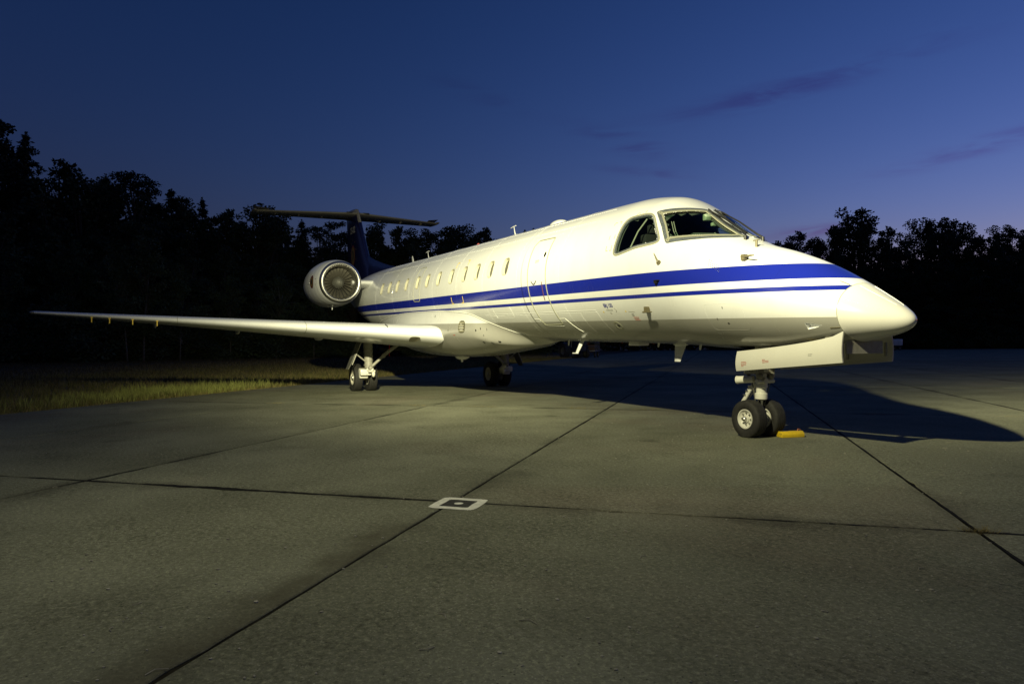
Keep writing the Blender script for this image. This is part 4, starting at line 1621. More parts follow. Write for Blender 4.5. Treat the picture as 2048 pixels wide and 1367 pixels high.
for (s, p, ds, dp) in ((4.11, R(13), -.0, .07), (3.985, R(13.2), 0, .07), (4.11, R(13), -.045, .0001), (3.985, R(13.2), .045, .0001),
                       (4.13, R(37.5), -.05, -.05), (3.98, R(38.2), .05, -.04), (3.74, R(47.0), -.05, -.05), (3.60, R(50.5), .0, -.05), (3.78, R(43.5), -.05, -.0001), (3.64, R(45.5), .05, .03), (4.10, R(22), .0, .06), (3.98, R(22.5), .0, .06)):
    corner(s, p, ds, dp, .009)
for (s, p, ds, dp) in ((10.22, R(31), -.10, -.12), (9.55, R(32), .10, -.12), (10.33, R(-17), -.10, .13), (9.66, R(-17), .10, .13)):
    corner(s, p, ds, dp, .024)

# ---- antennas and fittings along the crown and belly


def crown(s, y=0.0):
    return (-s, y, float(zc(s) + prof(s)[0]))


def belly(s, y=0.0):
    return (-s, y, float(zc(s) + prof(s)[1]))


for s in (9.25, 14.9):
    x, y, z = crown(s)
    part(MB().tube([(x, 0, z - .02), (x - .06, 0, z + .13), (x - .09, 0, z + .235)], [.032, .022, .014], 10, flat=.35).tube([(x + .01, 0, z + .245), (x - .12, 0, z + .240), (x - .24, 0, z + .225)], [.010, .012, .008], 8).build('wire_antenna_mast', P_WHITE))
x, y, z = crown(16.4)
part(MB().tube([(x + .06, 0, z - .03), (x + .02, 0, z + .12), (x - .03, 0, z + .22)], [.10, .07, .045], 12, flat=.16).build('blade_antenna', P_WHITE))
x, y, z = crown(7.35)
part(MB().sphere((x, 0, z - .01), (.30, .15, .12), 20, 10).build('antenna_dome', P_WHITE))
x, y, z = crown(11.3)
part(MB().tube([(x, 0, z - .01), (x, 0, z + .035), (x, 0, z + .075)], [.055, .05, .02], 14).build('beacon_light', mat('red_beacon_glass', (.45, .10, .09), .2)))
x, y, z = crown(8.15)
part(MB().sphere((x, 0, z), (.05, .05, .03), 10, 6).build('antenna_puck', P_WHITE))
# belly
x, y, z = belly(3.72)
part(MB().loft([[(x + .14 - .28 * u, (.018 if k else -.018) * math.sin(math.pi * min(max(u, .03), .97)), z + .02) for u, k in [(i / 8, 0) for i in range(9)] + [(1 - i / 8, 1) for i in range(1, 8)]], [(x - .02 - .13 * u, (.010 if k else -.010) * math.sin(math.pi * min(max(u, .03), .97)), z - .265) for u, k in [(i / 8, 0) for i in range(9)] + [(1 - i / 8, 1) for i in range(1, 8)]]], True, True).build('blade_antenna', P_WHITE))
part(MB().sphere((x - .0, 0, z), (.17, .05, .03), 14, 6).build('antenna_foot', P_WHITE))
x, y, z = belly(4.78)
part(MB().box((x, 0, z - .018), (.30, .20, .055)).build('marker_antenna', P_WHITE, bevel=.012))
for s, l_ in ((3.28, .07), (4.25, .06), (7.0, .09)):
    x, y, z = belly(s)
    part(MB().tube([(x, 0, z + .02), (x - .02, 0, z - l_)], [.03, .016], 8, flat=.5).build('drain_stub', P_WHITE))
x, y, z = belly(6.05, -.25)
part(MB().box((x, -.25, z + .035), (.30, .09, .03)).tube([(x - .02, -.27, z + .05), (x - .12, -.30, z - .13), (x - .17, -.31, z - .20)], [.045, .036, .030], 10, flat=.5).box((x - .21, -.315, z - .205), (.17, .030, .018)).build('drain_mast', P_WHITE, bevel=.004))
# ---- wing to body fairing
FU_S = np.array([7.2, 7.6, 8.0, 8.5, 8.96, 9.49, 10.08, 11.6, 13.2, 14.75, 16.0, 17.1, 17.9])
FU_A = np.array([-90, -74, -62, -50, -40.8, -31.5, -28, -24.2, -24.2, -25.8, -31, -40, -89.])
FB_S = np.array([7.2, 7.43, 8.4, 9.37, 9.9, 11.0, 11.7, 13.1, 14.3, 15.5, 16.5, 17.9])
FB_H = np.array([1.14, 1.165, 1.30, 1.41, 1.47, 1.565, 1.60, 1.62, 1.59, 1.46, 1.28, 1.10])
fs = np.concatenate([np.linspace(7.2, 10, 70), np.linspace(10.05, 17.9, 90)])
rows = []
for s in fs:
    au = R(float(pchip(FU_S, FU_A, np.array([s]))[0]))
    b_ = float(pchip(FB_S, FB_H, np.array([s]))[0])
    a_ = 1.14 + .12 * min(1, max(0, (b_ - 1.14) / .42))
    n_ = 2 + .75 * min(1, max(0, (b_ - 1.14) / .42))
    ring = []
    m_ = 41
    for k in range(m_):
        t = k / (m_ - 1)
        th = au + (-math.pi / 2 - au) * t
        rt_ = (abs(math.cos(th) / a_) ** n_ + abs(math.sin(th) / b_) ** n_) ** (-1 / n_)
        q = min(1, max(0, (au - th) / R(20)))
        q = q * q * (3 - 2 * q)
        base = float(np.hypot(*(surf0(np.array([s]), np.array([th]))[0][1:] - np.array([0, float(zc(s))]))))
        r_ = base + .006 * min(1, t * 12) - .006 * (k == 0) + max(0, rt_ - base) * q
        ring.append((-s, -r_ * math.cos(th), float(zc(s)) + r_ * math.sin(th)))
    ring += [(x, -y, z) for x, y, z in ring[-2::-1]]
    rows.append(ring)
fair = part(MB().loft(rows, False).build('belly_fairing', P_SKIN, sharp=60))
# fairing edge seal
for sd in (1, -1):
    ln_ = [(s, (lambda a: a if sd > 0 else math.pi - a)(R(float(pchip(FU_S, FU_A, np.array([s]))[0]))) ) for s in np.linspace(7.9, 17.6, 90)]
    part(ribbon(ln_, .020, .006).build('fairing_edge', TRIM), fair)


def fair_pt(s, hh, off=.003):
    """point on the starboard fairing at station s, height hh over the axis"""
    i = int(np.argmin(np.abs(fs - s)))
    ring = [p for p in rows[i][:41]]
    tgt = float(zc(s)) + hh
    k = min(range(41), key=lambda q: abs(ring[q][2] - tgt))
    return Vector(ring[k]) + Vector((0, -off, 0))


def fair_patch(s0, h0, ws, wh, name, m, e=3.0, off=.004, depth=.0):
    V = []
    n = 28
    for k in range(n):
        t = 2 * math.pi * k / n
        c, q = math.cos(t), math.sin(t)
        s = s0 + ws * math.copysign(abs(c) ** (2 / e), c)
        h = h0 + wh * math.copysign(abs(q) ** (2 / e), q)
        i = int(np.argmin(np.abs(fs - s)))
        ring = rows[i]
        zt = float(zc(fs[i])) + h
        for a, b in zip(ring[:40], ring[1:41]):
            if (a[2] - zt) * (b[2] - zt) <= 0:
                u = (a[2] - zt) / (a[2] - b[2] + 1e-9)
                y = a[1] + (b[1] - a[1]) * u
                break
        V.append((-s, y - off, zt - TILT * (fs[i] - s)))
    return part(MB().add(V, [tuple(range(n))]).build(name, m, smooth=False), fair)


VENT = mat('vent_grille', (.16, .15, .10), .5, .3)
fair_patch(9.98, -.86, .16, .14, 'air_outlet', VENT)
for k in range(4):
    fair_patch(9.98, -.95 + .06 * k, .13, .012, 'outlet_louvre', CREAM, off=.012)
for (s, h, a, b) in ((9.38, -.94, .02, .025), (9.22, -.90, .012, .03), (9.02, -.92, .012, .03), (9.15, -1.05, .018, .018), (9.28, -1.20, .03, .02), (9.0, -1.21, .04, .02), (8.75, -1.18, .04, .02), (10.65, -.94, .012, .03), (11.6, -.60, .018, .035)):
    fair_patch(s, h, a, b, 'fastener', BLACKP, 2.0)
fair_patch(9.10, -1.12, .06, .006, 'stencil_print', GREYDEC)
fair_patch(10.35, -1.05, .05, .008, 'stencil_print', REDDEC)

# ---- wings


def airfoil(n=22):
    xs = [.5 * (1 - math.cos(math.pi * i / n)) for i in range(n + 1)]
    yt = lambda x: 5 * (.2969 * math.sqrt(x) - .126 * x - .3516 * x * x + .2843 * x ** 3 - .1036 * x ** 4)
    cam_ = lambda x: .06 * x * (1 - x) * .5
    upr = [(x, cam_(x) + yt(x)) for x in xs]
    low = [(x, cam_(x) - yt(x) * .92) for x in xs]
    return upr[::-1] + low[1:-1]


AF = airfoil()


def wing_section(y, sle, z, ch, tc_, tw=0.0):
    out = []
    for x, t in AF:
        out.append((-(sle + x * ch), y, z + t * tc_ * ch - x * ch * tw))
    return out


for sd in (-1, 1):
    secs = []
    N_ = 30
    for i in range(N_ + 1):
        t = i / N_
        y = 1.02 + (10.02 - 1.02) * t
        u = (y - 1.25) / 8.77
        sle = 11.11 + 5.89 * u + (.25 * max(0, .10 - u) * 0)
        ch = 4.15 + (1.02 - 4.15) * u if u > .28 else 4.15 + (1.02 - 4.15) * .28 * (u / .28)
        z = 1.505 + .655 * u + .03 * math.sin(math.pi * max(0, u)) * 0
        tcr = .135 - .035 * u
        secs.append(wing_section(sd * y, sle, z, ch, tcr * 1.0, .035 - .05 * u))
    # rounded tip
    for q, f in ((10.06, .80), (10.09, .45), (10.10, .12)):
        u = (q - 1.25) / 8.77
        base = wing_section(sd * q, 11.11 + 5.89 * u + .10 * (1 - f), 1.505 + .655 * u, 1.02 - .12 * (1 - f), .10 * f, -.015)
        secs.append(base)
    w = part(MB().loft(secs, True, True).build('wing', P_WHITE, sharp=50))
    lo = lambda u: (11.11 + 5.89 * u, sd * (1.25 + 8.77 * u), 1.505 + .655 * u)
    # yellow tags under the leading edge
    for u in (.842, .795, .735, .672):
        s, y, z = lo(u)
        part(MB().box((-s - .02, y, z - .10 - .02 * (1 - u)), (.012, .022, .13)).box((-s - .02, y, z - .045), (.03, .05, .02)).build('yellow_leading_edge_tag', YDECAL), w)
    # landing light at the root leading edge
    V = []
    for k in range(24):
        t = 2 * math.pi * k / 24
        c, q = math.cos(t), math.sin(t)
        y = 1.62 + .105 * math.copysign(abs(c) ** .7, c) 
        xq = .012 + .010 * q
        u = (y - 1.25) / 8.77
        ch = 4.15 - 3.13 * u
        z0 = 1.505 + .655 * u
        dz = -.105 + (.075 * q if q < 0 else .045 * q)
        sle = 11.11 + 5.89 * u
        # put the lens on the lower nose of the section
        best = min(AF[len(AF) // 2:], key=lambda a: abs(a[1] * .13 * ch - dz)) if False else None
        xx = 0
        for a, b in zip(AF[22:], AF[23:]):
            za, zb_ = a[1] * (.135 - .035 * u) * ch, b[1] * (.135 - .035 * u) * ch
            if (za - dz) * (zb_ - dz) <= 0:
                v = (za - dz) / (za - zb_ + 1e-9)
                xx = a[0] + (b[0] - a[0]) * v
                break
        V.append((-(sle + xx * ch) + .030, sd * y, z0 + dz - .024))
    part(MB().add(V, [tuple(range(24))]).build('landing_light', VENT, smooth=False), w)
    # leading edge joint bands and fence
    for u in (.62, .30):
        s, y, z = lo(u)
        ch = 4.15 - 3.13 * u
        ring = [(-(s + x * ch) + .002, y, z + t * (.135 - .035 * u) * ch * 1.02 - x * ch * (.035 - .05 * u)) for x, t in AF if x < .16]
        rows2 = [ring, [(x - .0, yy + sd * .012, zz + .0009) for x, yy, zz in ring]]
        part(MB().loft(rows2, False).build('leading_edge_joint', SEAL), w)
    u = .105
    s, y, z = lo(u)
    ch = 4.15 - 3.13 * u
    ring = [(-(s + x * ch) - .0, y, z + t * (.135 - .035 * u) * ch + .0 - x * ch * (.035 - .05 * u)) for x, t in AF[:23] if .02 < x < .10]
    part(MB().loft([[(a, b - .006, c) for a, b, c in ring], [(a, b - .006, c + .022) for a, b, c in ring], [(a, b + .006, c + .022) for a, b, c in ring], [(a, b + .006, c) for a, b, c in ring]], False).build('stall_strip', BLACKP), w)
    # flap track fairings and aileron line under the wing
    for yq in (3.2, 5.2, 7.2):
        u = (yq - 1.25) / 8.77
        ch = 4.15 - 3.13 * u
        s = 11.11 + 5.89 * u + ch * .72
        z = 1.505 + .655 * u - ch * .045
        part(MB().sphere((-s, sd * yq, z - .03), (.42 * ch / 2.4, .05, .07), 12, 8).build('flap_track_fairing', P_WHITE), w)
    # wing tip light
    part(MB().sphere((-17.08, sd * 10.02, 2.158), (.14, .07, .045), 12, 8).build('tip_light', mat('tip_lens', (.25, .24, .22), .15, .3)), w)

# ---- engines
NAC = [(0.10, .500), (.04, .515), (0, .545), (-.012, .575), (.0, .605), (.03, .632), (.10, .662), (.25, .694), (.55, .732), (.95, .757), (1.4, .765), (1.9, .750), (2.5, .690), (3.1, .590), (3.5, .50), (3.52, .46)]
ES, EY, EZ = 17.30, 2.03, 3.235
for sd in (-1, 1):
    ax = Vector((-1, 0, TILT)).normalized()
    o0 = Vector((-ES, sd * EY, EZ))
    # smooth the profile
    t_ = np.linspace(0, len(NAC) - 1, 70)
    NP_ = np.array(NAC)
    pr = [(float(np.interp(t, range(len(NAC)), NP_[:, 0])), float(np.interp(t, range(len(NAC)), NP_[:, 1]))) for t in t_]
    k0 = next(i for i, (a, r_) in enumerate(pr) if r_ > .655)
    nac = part(MB().lathe(pr[k0:], o0, ax, 72).build('engine_nacelle', P_WHITE, sharp=60))
    part(MB().lathe(pr[:k0 + 1], o0, ax, 72).build('inlet_lip', LIPM, sharp=80), nac)
    part(MB().lathe([(.10, .500), (.22, .488), (.35, .490), (.50, .497)], o0, ax, 64).build('inlet_duct', mat('inlet_duct_grey', (.15, .145, .12), .45, .2, var=.12) if 'inlet_duct_grey' not in MATS else MATS['inlet_duct_grey'], sharp=80), nac)
    part(MB().lathe([(.13, .004), (.145, .05), (.19, .10), (.27, .150), (.33, .178), (.40, .185)], o0, ax, 40).build('spinner', GREYM, sharp=80), nac)
    bk = MB().lathe([(.53, .001), (.53, .50)], o0, ax, 48)
    part(bk.build('fan_case', DARK), nac)
    a_ = Vector((0, 0, 1))
    b__ = ax.cross(a_)
    BLM = MATS.get('fan_blade_metal') or mat('fan_blade_metal', (.17, .16, .135), .4, .6)
    bm_ = None
    nb = 24
    for k in range(nb):
        if bm_ is None:
            mb = MB()
            rws = []
            for i in range(6):
                r_ = .15 + .335 * i / 5
                tw = R(22 + 42 * i / 5)
                ch = .042 + .012 * i / 5
                rws.append([(-ch * math.cos(tw), -ch * math.sin(tw) * 1.0, r_), (0, .006, r_), (ch * math.cos(tw), ch * math.sin(tw), r_), (0, -.006, r_)])
            mb.loft(rws, True, True)
            bo = mb.build('fan_blade', BLM)
            bm_ = bo.data
        else:
            bo = bpy.data.objects.new('fan_blade', bm_)
            COL.objects.link(bo)
        bo.parent = nac
        rotm = Matrix.Rotation(2 * math.pi * k / nb, 4, Vector((1, 0, 0)))
        bo.matrix_local = Matrix.Translation(o0 + ax * .42) @ rotm
    # bolts around the spinner
    mb = MB()
    for k in range(16):
        t = 2 * math.pi * k / 16
        d = a_ * math.cos(t) + b__ * math.sin(t)
        mb.sphere(tuple(o0 + ax * .345 + d * .186), .010, 6, 4)
    tag(part(mb.build('spinner_bolts', METAL), nac), kind='stuff')
    # pylon
    pyl = []
    for y, c in ((.70, 3.1), (1.0, 2.9), (1.30, 2.7), (1.60, 2.5)):
        s0 = 17.45 + .15 * (y - .7)
        pyl.append([(-(s0 + x * c), sd * y, EZ + .03 + t * .10 * c) for x, t in AF])
    part(MB().loft(pyl, True, True).build('engine_pylon', P_WHITE, sharp=50))
    # small outlets, drain and roundel on the cowl

    def cowl(al, th):
        """point on the cowl: al metres behind the lip, th angle from outboard, up positive"""
        r_ = float(np.interp(al, [p[0] for p in pr[k0:]], [p[1] for p in pr[k0:]]))
        d = Vector((0, sd * math.cos(th), math.sin(th)))
        return o0 + ax * al + d * (r_ + .003)
    for (al, th, a, b) in ((.62, R(-72), .08, .02), (.62, R(-86), .08, .02), (.40, R(8), .03, .012), (.40, R(-6), .025, .01)):
        V = [tuple(cowl(al + a * math.cos(t), th + b / .7 * math.sin(t))) for t in np.linspace(0, 2 * math.pi, 17)[:-1]]
        part(MB().add(V, [tuple(range(16))]).build('cowl_vent', BLACKP, smooth=False), nac)
    q = cowl(.9, R(-84))
    part(MB().tube([tuple(q + Vector((0, 0, .02))), tuple(q + Vector((-.02, 0, -.09)))], [.016, .012], 8).build('cowl_drain', P_WHITE), nac)
    q = cowl(1.15, R(0))
    part(MB().sphere(tuple(q), (.03, .03, .03), 8, 6).build('cowl_lamp', METAL), nac)
    for i, (rad, m) in enumerate(((.21, EMRED), (.145, EMYEL), (.085, BLACKP))):
        V = []
        nr = 28
        for kk in (1.0, .5):
            V += [cowl(.80 + rad * kk * math.cos(t), R(2) + rad * kk / .75 * math.sin(t)) for t in np.linspace(0, 2 * math.pi, nr + 1)[:-1]]
        V.append(cowl(.80, R(2)))
        V = [v + Vector((0, sd * .0012 * i, 0)) for v in V]
        F = [(k, (k + 1) % nr, nr + (k + 1) % nr, nr + k) for k in range(nr)] + [(nr + k, nr + (k + 1) % nr, 2 * nr) for k in range(nr)]
        part(MB().add([tuple(v) for v in V], F).build('roundel_disc', m), nac)

# ---- fin, dorsal fin and tailplane


def fin_sec(h, s0, s1, th):
    c = s1 - s0
    return [(-(s0 + x * c), t * th, float(zc(s0 + x * c)) + h) for x, t in AF]


FIN = [(0.95, 20.55, 24.75, .40), (1.35, 21.0, 24.78, .36), (1.85, 21.62, 24.82, .33), (2.5, 22.12, 24.88, .30), (3.2, 22.66, 24.95, .27), (3.75, 23.08, 25.02, .25), (3.86, 23.22, 25.0, .18), (3.90, 23.5, 24.9, .05)]
fin = part(MB().loft([fin_sec(*f) for f in FIN], True, True).build('tail_fin', P_BLUE, sharp=50))
# dorsal fin
dor = []
for (s, h0, h1, w0) in ((18.1, 1.10, 1.19, .03), (18.9, 1.06, 1.30, .05), (19.8, 1.0, 1.46, .08), (20.7, .95, 1.64, .10), (21.3, .90, 1.80, .11), (21.75, .88, 1.98, .115), (22.2, .85, 2.0, .11)):
    z0, z1 = float(zc(s)) + h0, float(zc(s)) + h1
    dor.append([(-s, -w0 * 1.5, z0), (-s, -w0, (z0 + z1) / 2), (-s, -.012, z1 - .015), (-s, 0, z1), (-s, .012, z1 - .015), (-s, w0, (z0 + z1) / 2), (-s, w0 * 1.5, z0)])
part(MB().loft(dor, False).build('dorsal_fin', P_BLUE, sharp=60))
# bare leading edge cap at the fin top
cap = []
for h, s0 in ((3.30, 22.74), (3.55, 22.93), (3.78, 23.10), (3.86, 23.20)):
    z = float(zc(s0)) + h
    cap.append([(-s0 - .16, -.075, z), (-s0 - .05, -.062, z), (-s0 + .012, -.03, z), (-s0 + .02, 0, z), (-s0 + .012, .03, z), (-s0 - .05, .062, z), (-s0 - .16, .075, z)])
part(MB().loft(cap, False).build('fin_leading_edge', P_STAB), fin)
# bullet at the tailplane joint
part(MB().sphere((-24.15, 0, 6.62), (1.05, .17, .17), 20, 12).build('fin_bullet', P_STAB), fin)
part(MB().tube([(-22.55, 0, 5.52), (-22.25, 0, 5.52)], [.02, .008], 8).build('fin_probe', METAL), fin)
for sd in (-1, 1):
    st = []
    for i in range(13):
        t = i / 12
        y = .06 + 3.68 * t
        c = 1.75 - .80 * t
        st.append([(-(23.02 + 1.18 * t + x * c), sd * y, 6.50 + .05 * t + tt * .09 * c) for x, tt in AF])
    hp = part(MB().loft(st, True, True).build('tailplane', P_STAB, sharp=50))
    # tip horn with its upper blade
    part(MB().loft([[(-(24.02 + x * 1.2), sd * 3.72, 6.55 + tt * .10) for x, tt in AF], [(-(24.05 + x * 1.2), sd * 3.80, 6.56 + tt * .10) for x, tt in AF], [(-(24.35 + x * .85), sd * 3.84, 6.56 + tt * .04) for x, tt in AF]], True, True).build('tip_horn', P_STAB), hp)
    part(MB().loft([[(-23.9, sd * 3.25, 6.60), (-24.9, sd * 3.35, 6.58)], [(-24.2, sd * 3.78, 6.71), (-24.9, sd * 3.80, 6.66)]], False).loft([[(-23.9, sd * 3.25, 6.585), (-24.9, sd * 3.35, 6.565)], [(-24.2, sd * 3.78, 6.695), (-24.9, sd * 3.80, 6.645)]], False).build('tip_plate', P_STAB), hp)
    part(MB().box((-23.15, sd * .32, 6.52), (.14, .26, .06)).build('deicer_root_seal', BLACKP, bevel=.01), hp)
    for y in (1.2, 2.1, 3.0):
        part(MB().sphere((-24.3, sd * y, 6.46), (.22, .03, .035), 8, 6).build('elevator_hinge', P_STAB), hp)


def fin_y(s, h):
    """half thickness of the fin at a point of its side"""
    hs = [f[0] for f in FIN]
    s0 = np.interp(h, hs, [f[1] for f in FIN])
    s1 = np.interp(h, hs, [f[2] for f in FIN])
    th = np.interp(h, hs, [f[3] for f in FIN])
    x = min(.99, max(.001, (s - s0) / (s1 - s0)))
    yt = 5 * (.2969 * math.sqrt(x) - .126 * x - .3516 * x * x + .2843 * x ** 3 - .1036 * x ** 4)
    return th * yt


def on_fin(s0, h0, lift=.004, sd=-1):
    def f(co):
        out = []
        for x, y, _ in co:
            s, h = s0 - x * (-sd), h0 + y
            out.append((-s, sd * (fin_y(s, h) + lift), float(zc(s)) + h))
        return np.array(out)
    return f


text_mesh('CE-02', .36, on_fin(23.98, 2.94), 'registration_lettering', LETTER, fin, .006)
FEMB = (23.45, 2.04)


def fin_disc(s0, h0, rx, ry, rin, m, lift, name):
    n = 44
    V, F = [], []
    ring = lambda k: [(s0 + rx * k * math.cos(t), h0 + ry * k * math.sin(t)) for t in np.linspace(0, 2 * math.pi, n + 1)[:-1]]
    for k in (1.0, (1 + rin) / 2, max(rin, .02)):
        V += [(-s, -(fin_y(s, h) + lift), float(zc(s)) + h) for s, h in ring(k)]
    F = [(i * n + j, i * n + (j + 1) % n, (i + 1) * n + (j + 1) % n, (i + 1) * n + j) for i in range(2) for j in range(n)]
    if rin <= .02:
        F.append(tuple(range(2 * n, 3 * n)))
    return part(MB().add(V, F).build(name, m), fin)


fin_disc(*FEMB, .42, .42, .80, EMRED, .004, 'emblem_ring')
fin_disc(*FEMB, .345, .345, .62, EMYEL, .005, 'emblem_ring')
fin_disc(*FEMB, .22, .22, 0, BLACKP, .004, 'emblem_field')
fin_disc(FEMB[0] + .02, FEMB[1] - .02, .07, .15, 0, EMYEL, .006, 'emblem_figure')
for k in range(10):
    t = 2 * math.pi * k / 10 + .3
    s, h = FEMB[0] + .62 * math.cos(t), FEMB[1] + .62 * math.sin(t)
    V = []
    for q in range(10):
        r_ = .055 if q % 2 == 0 else .024
        a = 2 * math.pi * q / 10
        ss_, hh_ = s + r_ * math.sin(a), h + r_ * math.cos(a)
        V.append((-ss_, -(fin_y(ss_, hh_) + .004), float(zc(ss_)) + hh_))
    part(MB().add(V, [tuple(range(10))]).build('emblem_star', EMYEL, smooth=False), fin)

# ---- landing gear


def wheel(name, cx, y, cz, Rr, W, rim_r, side, rimmat, grooves=4):
    """twin-gear wheel: tyre mesh with rim and hub as sub-parts; side = outward direction along y"""
    pr_ = [(-W * .36, rim_r), (-W * .44, rim_r + .012), (-W * .50, rim_r + (Rr - rim_r) * .35), (-W * .50, rim_r + (Rr - rim_r) * .55), (-W * .455, Rr * .93), (-W * .40, Rr * .975)]
    for g in range(grooves):
        t = -.27 + .54 * g / (grooves - 1)
        pr_ += [((t - .022) * W, Rr * (1 - .018 * (t / .4) ** 2)), ((t - .016) * W, Rr * .955), ((t + .016) * W, Rr * .955), ((t + .022) * W, Rr * (1 - .018 * (t / .4) ** 2))]
    pr_ += [(W * .40, Rr * .975), (W * .455, Rr * .93), (W * .50, rim_r + (Rr - rim_r) * .55), (W * .50, rim_r + (Rr - rim_r) * .35), (W * .44, rim_r + .012), (W * .36, rim_r)]
    mb = MB().lathe(pr_, (cx, y, cz), (0, 1, 0), 56)
    # flattened where it stands
    mb.v = [(a, b + (0 if c > .02 else math.copysign(.012, b - y) * (1 if abs(b - y) > W * .3 else 0)), max(c, .0015)) for a, b, c in mb.v]
    ty = part(mb.build(name, RUBBER, sharp=40))
    for sg in (1, -1):
        rp = [(sg * W * .36, rim_r), (sg * W * .43, rim_r * 1.0), (sg * W * .42, rim_r * .90), (sg * W * .30, rim_r * .84), (sg * W * .20, rim_r * .62), (sg * W * .22, rim_r * .40), (sg * W * .34, rim_r * .34), (sg * W * .36, rim_r * .20), (sg * W * .36, .002)]
        part(MB().lathe(rp, (cx, y, cz), (0, 1, 0), 40).build('rim', rimmat, sharp=40), ty)
    yo = y + side * W * .36
    hb_ = MB().tube([(cx, yo - side * .02, cz), (cx, yo + side * .035, cz), (cx, yo + side * .045, cz)], [rim_r * .26, rim_r * .22, rim_r * .12], 16)
    part(hb_.build('hub', METAL), ty)
    hb_ = MB()
    for k in range(8):
        t = 2 * math.pi * k / 8
        hb_.tube([(cx + rim_r * .60 * math.cos(t), y + side * W * .20, cz + rim_r * .60 * math.sin(t)), (cx + rim_r * .60 * math.cos(t), y + side * (W * .22 + .02), cz + rim_r * .60 * math.sin(t))], .010, 6)
    tag(part(hb_.build('wheel_bolts', METAL), ty), kind='stuff')
    return ty


NX, NZR = -2.18, .2475
for sd in (-1, 1):
    wheel('nose_wheel', NX, sd * .165, NZR - .006, NZR, .185, .128, sd, GEARW)
nl = MB()
nl.tube([(-2.10, 0, 1.25), (-2.12, 0, .86)], [.095, .090], 20)
nl.tube([(-2.12, 0, .84), (-2.125, 0, .70)], [.070, .068], 20)
nl.lathe([(0, .05), (0, .078), (.045, .080), (.06, .066), (.12, .066), (.13, .082), (.20, .080), (.215, .058), (.215, .03)], (-2.125, 0, .70), (-.02, 0, -1), 24)
leg = part(nl.build('nose_gear_leg', GEARW, sharp=35))
part(MB().tube([(-2.13, 0, .52), (-2.17, 0, .20)], .034, 16).build('piston', CHROME), leg)
part(MB().tube([(NX, -.17, NZR - .006), (NX, .17, NZR - .006)], .032, 14).tube([(-2.17, 0, .34), (-2.18, 0, .20)], [.05, .055], 14).build('axle', GEARG), leg)
part(MB().tube([(-2.06, -.15, .735), (-2.06, .15, .735)], .028, 12).tube([(-2.02, -.02, .735), (-2.13, -.02, .735)], .04, 12).build('steering_collar', GEARW), leg)
# trailing torque link
part(MB().tube([(-2.20, -.02, .70), (-2.30, -.03, .62), (-2.38, -.03, .50), (-2.46, -.02, .425)], [.034, .036, .028, .022], 10, flat=.55).tube([(-2.20, .03, .70), (-2.30, .03, .60), (-2.40, .02, .47), (-2.46, .0, .42)], [.028, .030, .024, .02], 10, flat=.55).tube([(-2.46, -.06, .42), (-2.46, .04, .42)], .020, 10).tube([(-2.46, 0, .42), (-2.32, 0, .30), (-2.20, 0, .24)], [.024, .026, .03], 10, flat=.5).build('torque_link', GEARW), leg)
for z in (.66, .60, .545):
    part(MB().tube([(-2.26 - (.66 - z) * .8, -.055, z), (-2.30 - (.66 - z) * .8, -.055, z)], .013, 8).build('link_bolt', METAL), leg)
# taxi light pointing forward of the leg on the right hand side
part(MB().tube([(-2.37, -.17, .745), (-2.16, -.10, .76)], [.050, .046], 18).tube([(-2.385, -.175, .744), (-2.37, -.17, .745)], [.054, .054], 18).build('actuator', GEARW, sharp=40), leg)
part(MB().tube([(-2.30, -.12, .86), (-2.24, -.10, .80), (-2.17, -.10, .76)], [.016, .014, .014], 8).tube([(-2.06, .08, .84), (-2.05, .05, .78)], .016, 8).tube([(-2.22, -.06, .92), (-2.24, -.09, .80), (-2.20, -.07, .66), (-2.18, -.05, .45)], .008, 6).tube([(-2.05, .05, .95), (-2.06, .08, .70), (-2.12, .05, .42)], .007, 6).build('hydraulic_lines', GREYM), leg)
part(MB().box((-2.16, 0, .89), (.24, .30, .12)).tube([(-2.16, -.20, .92), (-2.16, .20, .92)], .05, 14).sphere((-2.06, -.10, .80), (.05, .05, .05), 12, 8).sphere((-2.06, .10, .80), (.05, .05, .05), 12, 8).build('steering_unit', GEARG, bevel=.0), leg)
part(MB().tube([(-2.10, 0, .95), (-1.5, 0, 1.18)], .04, 12).build('drag_strut', GEARG), leg)

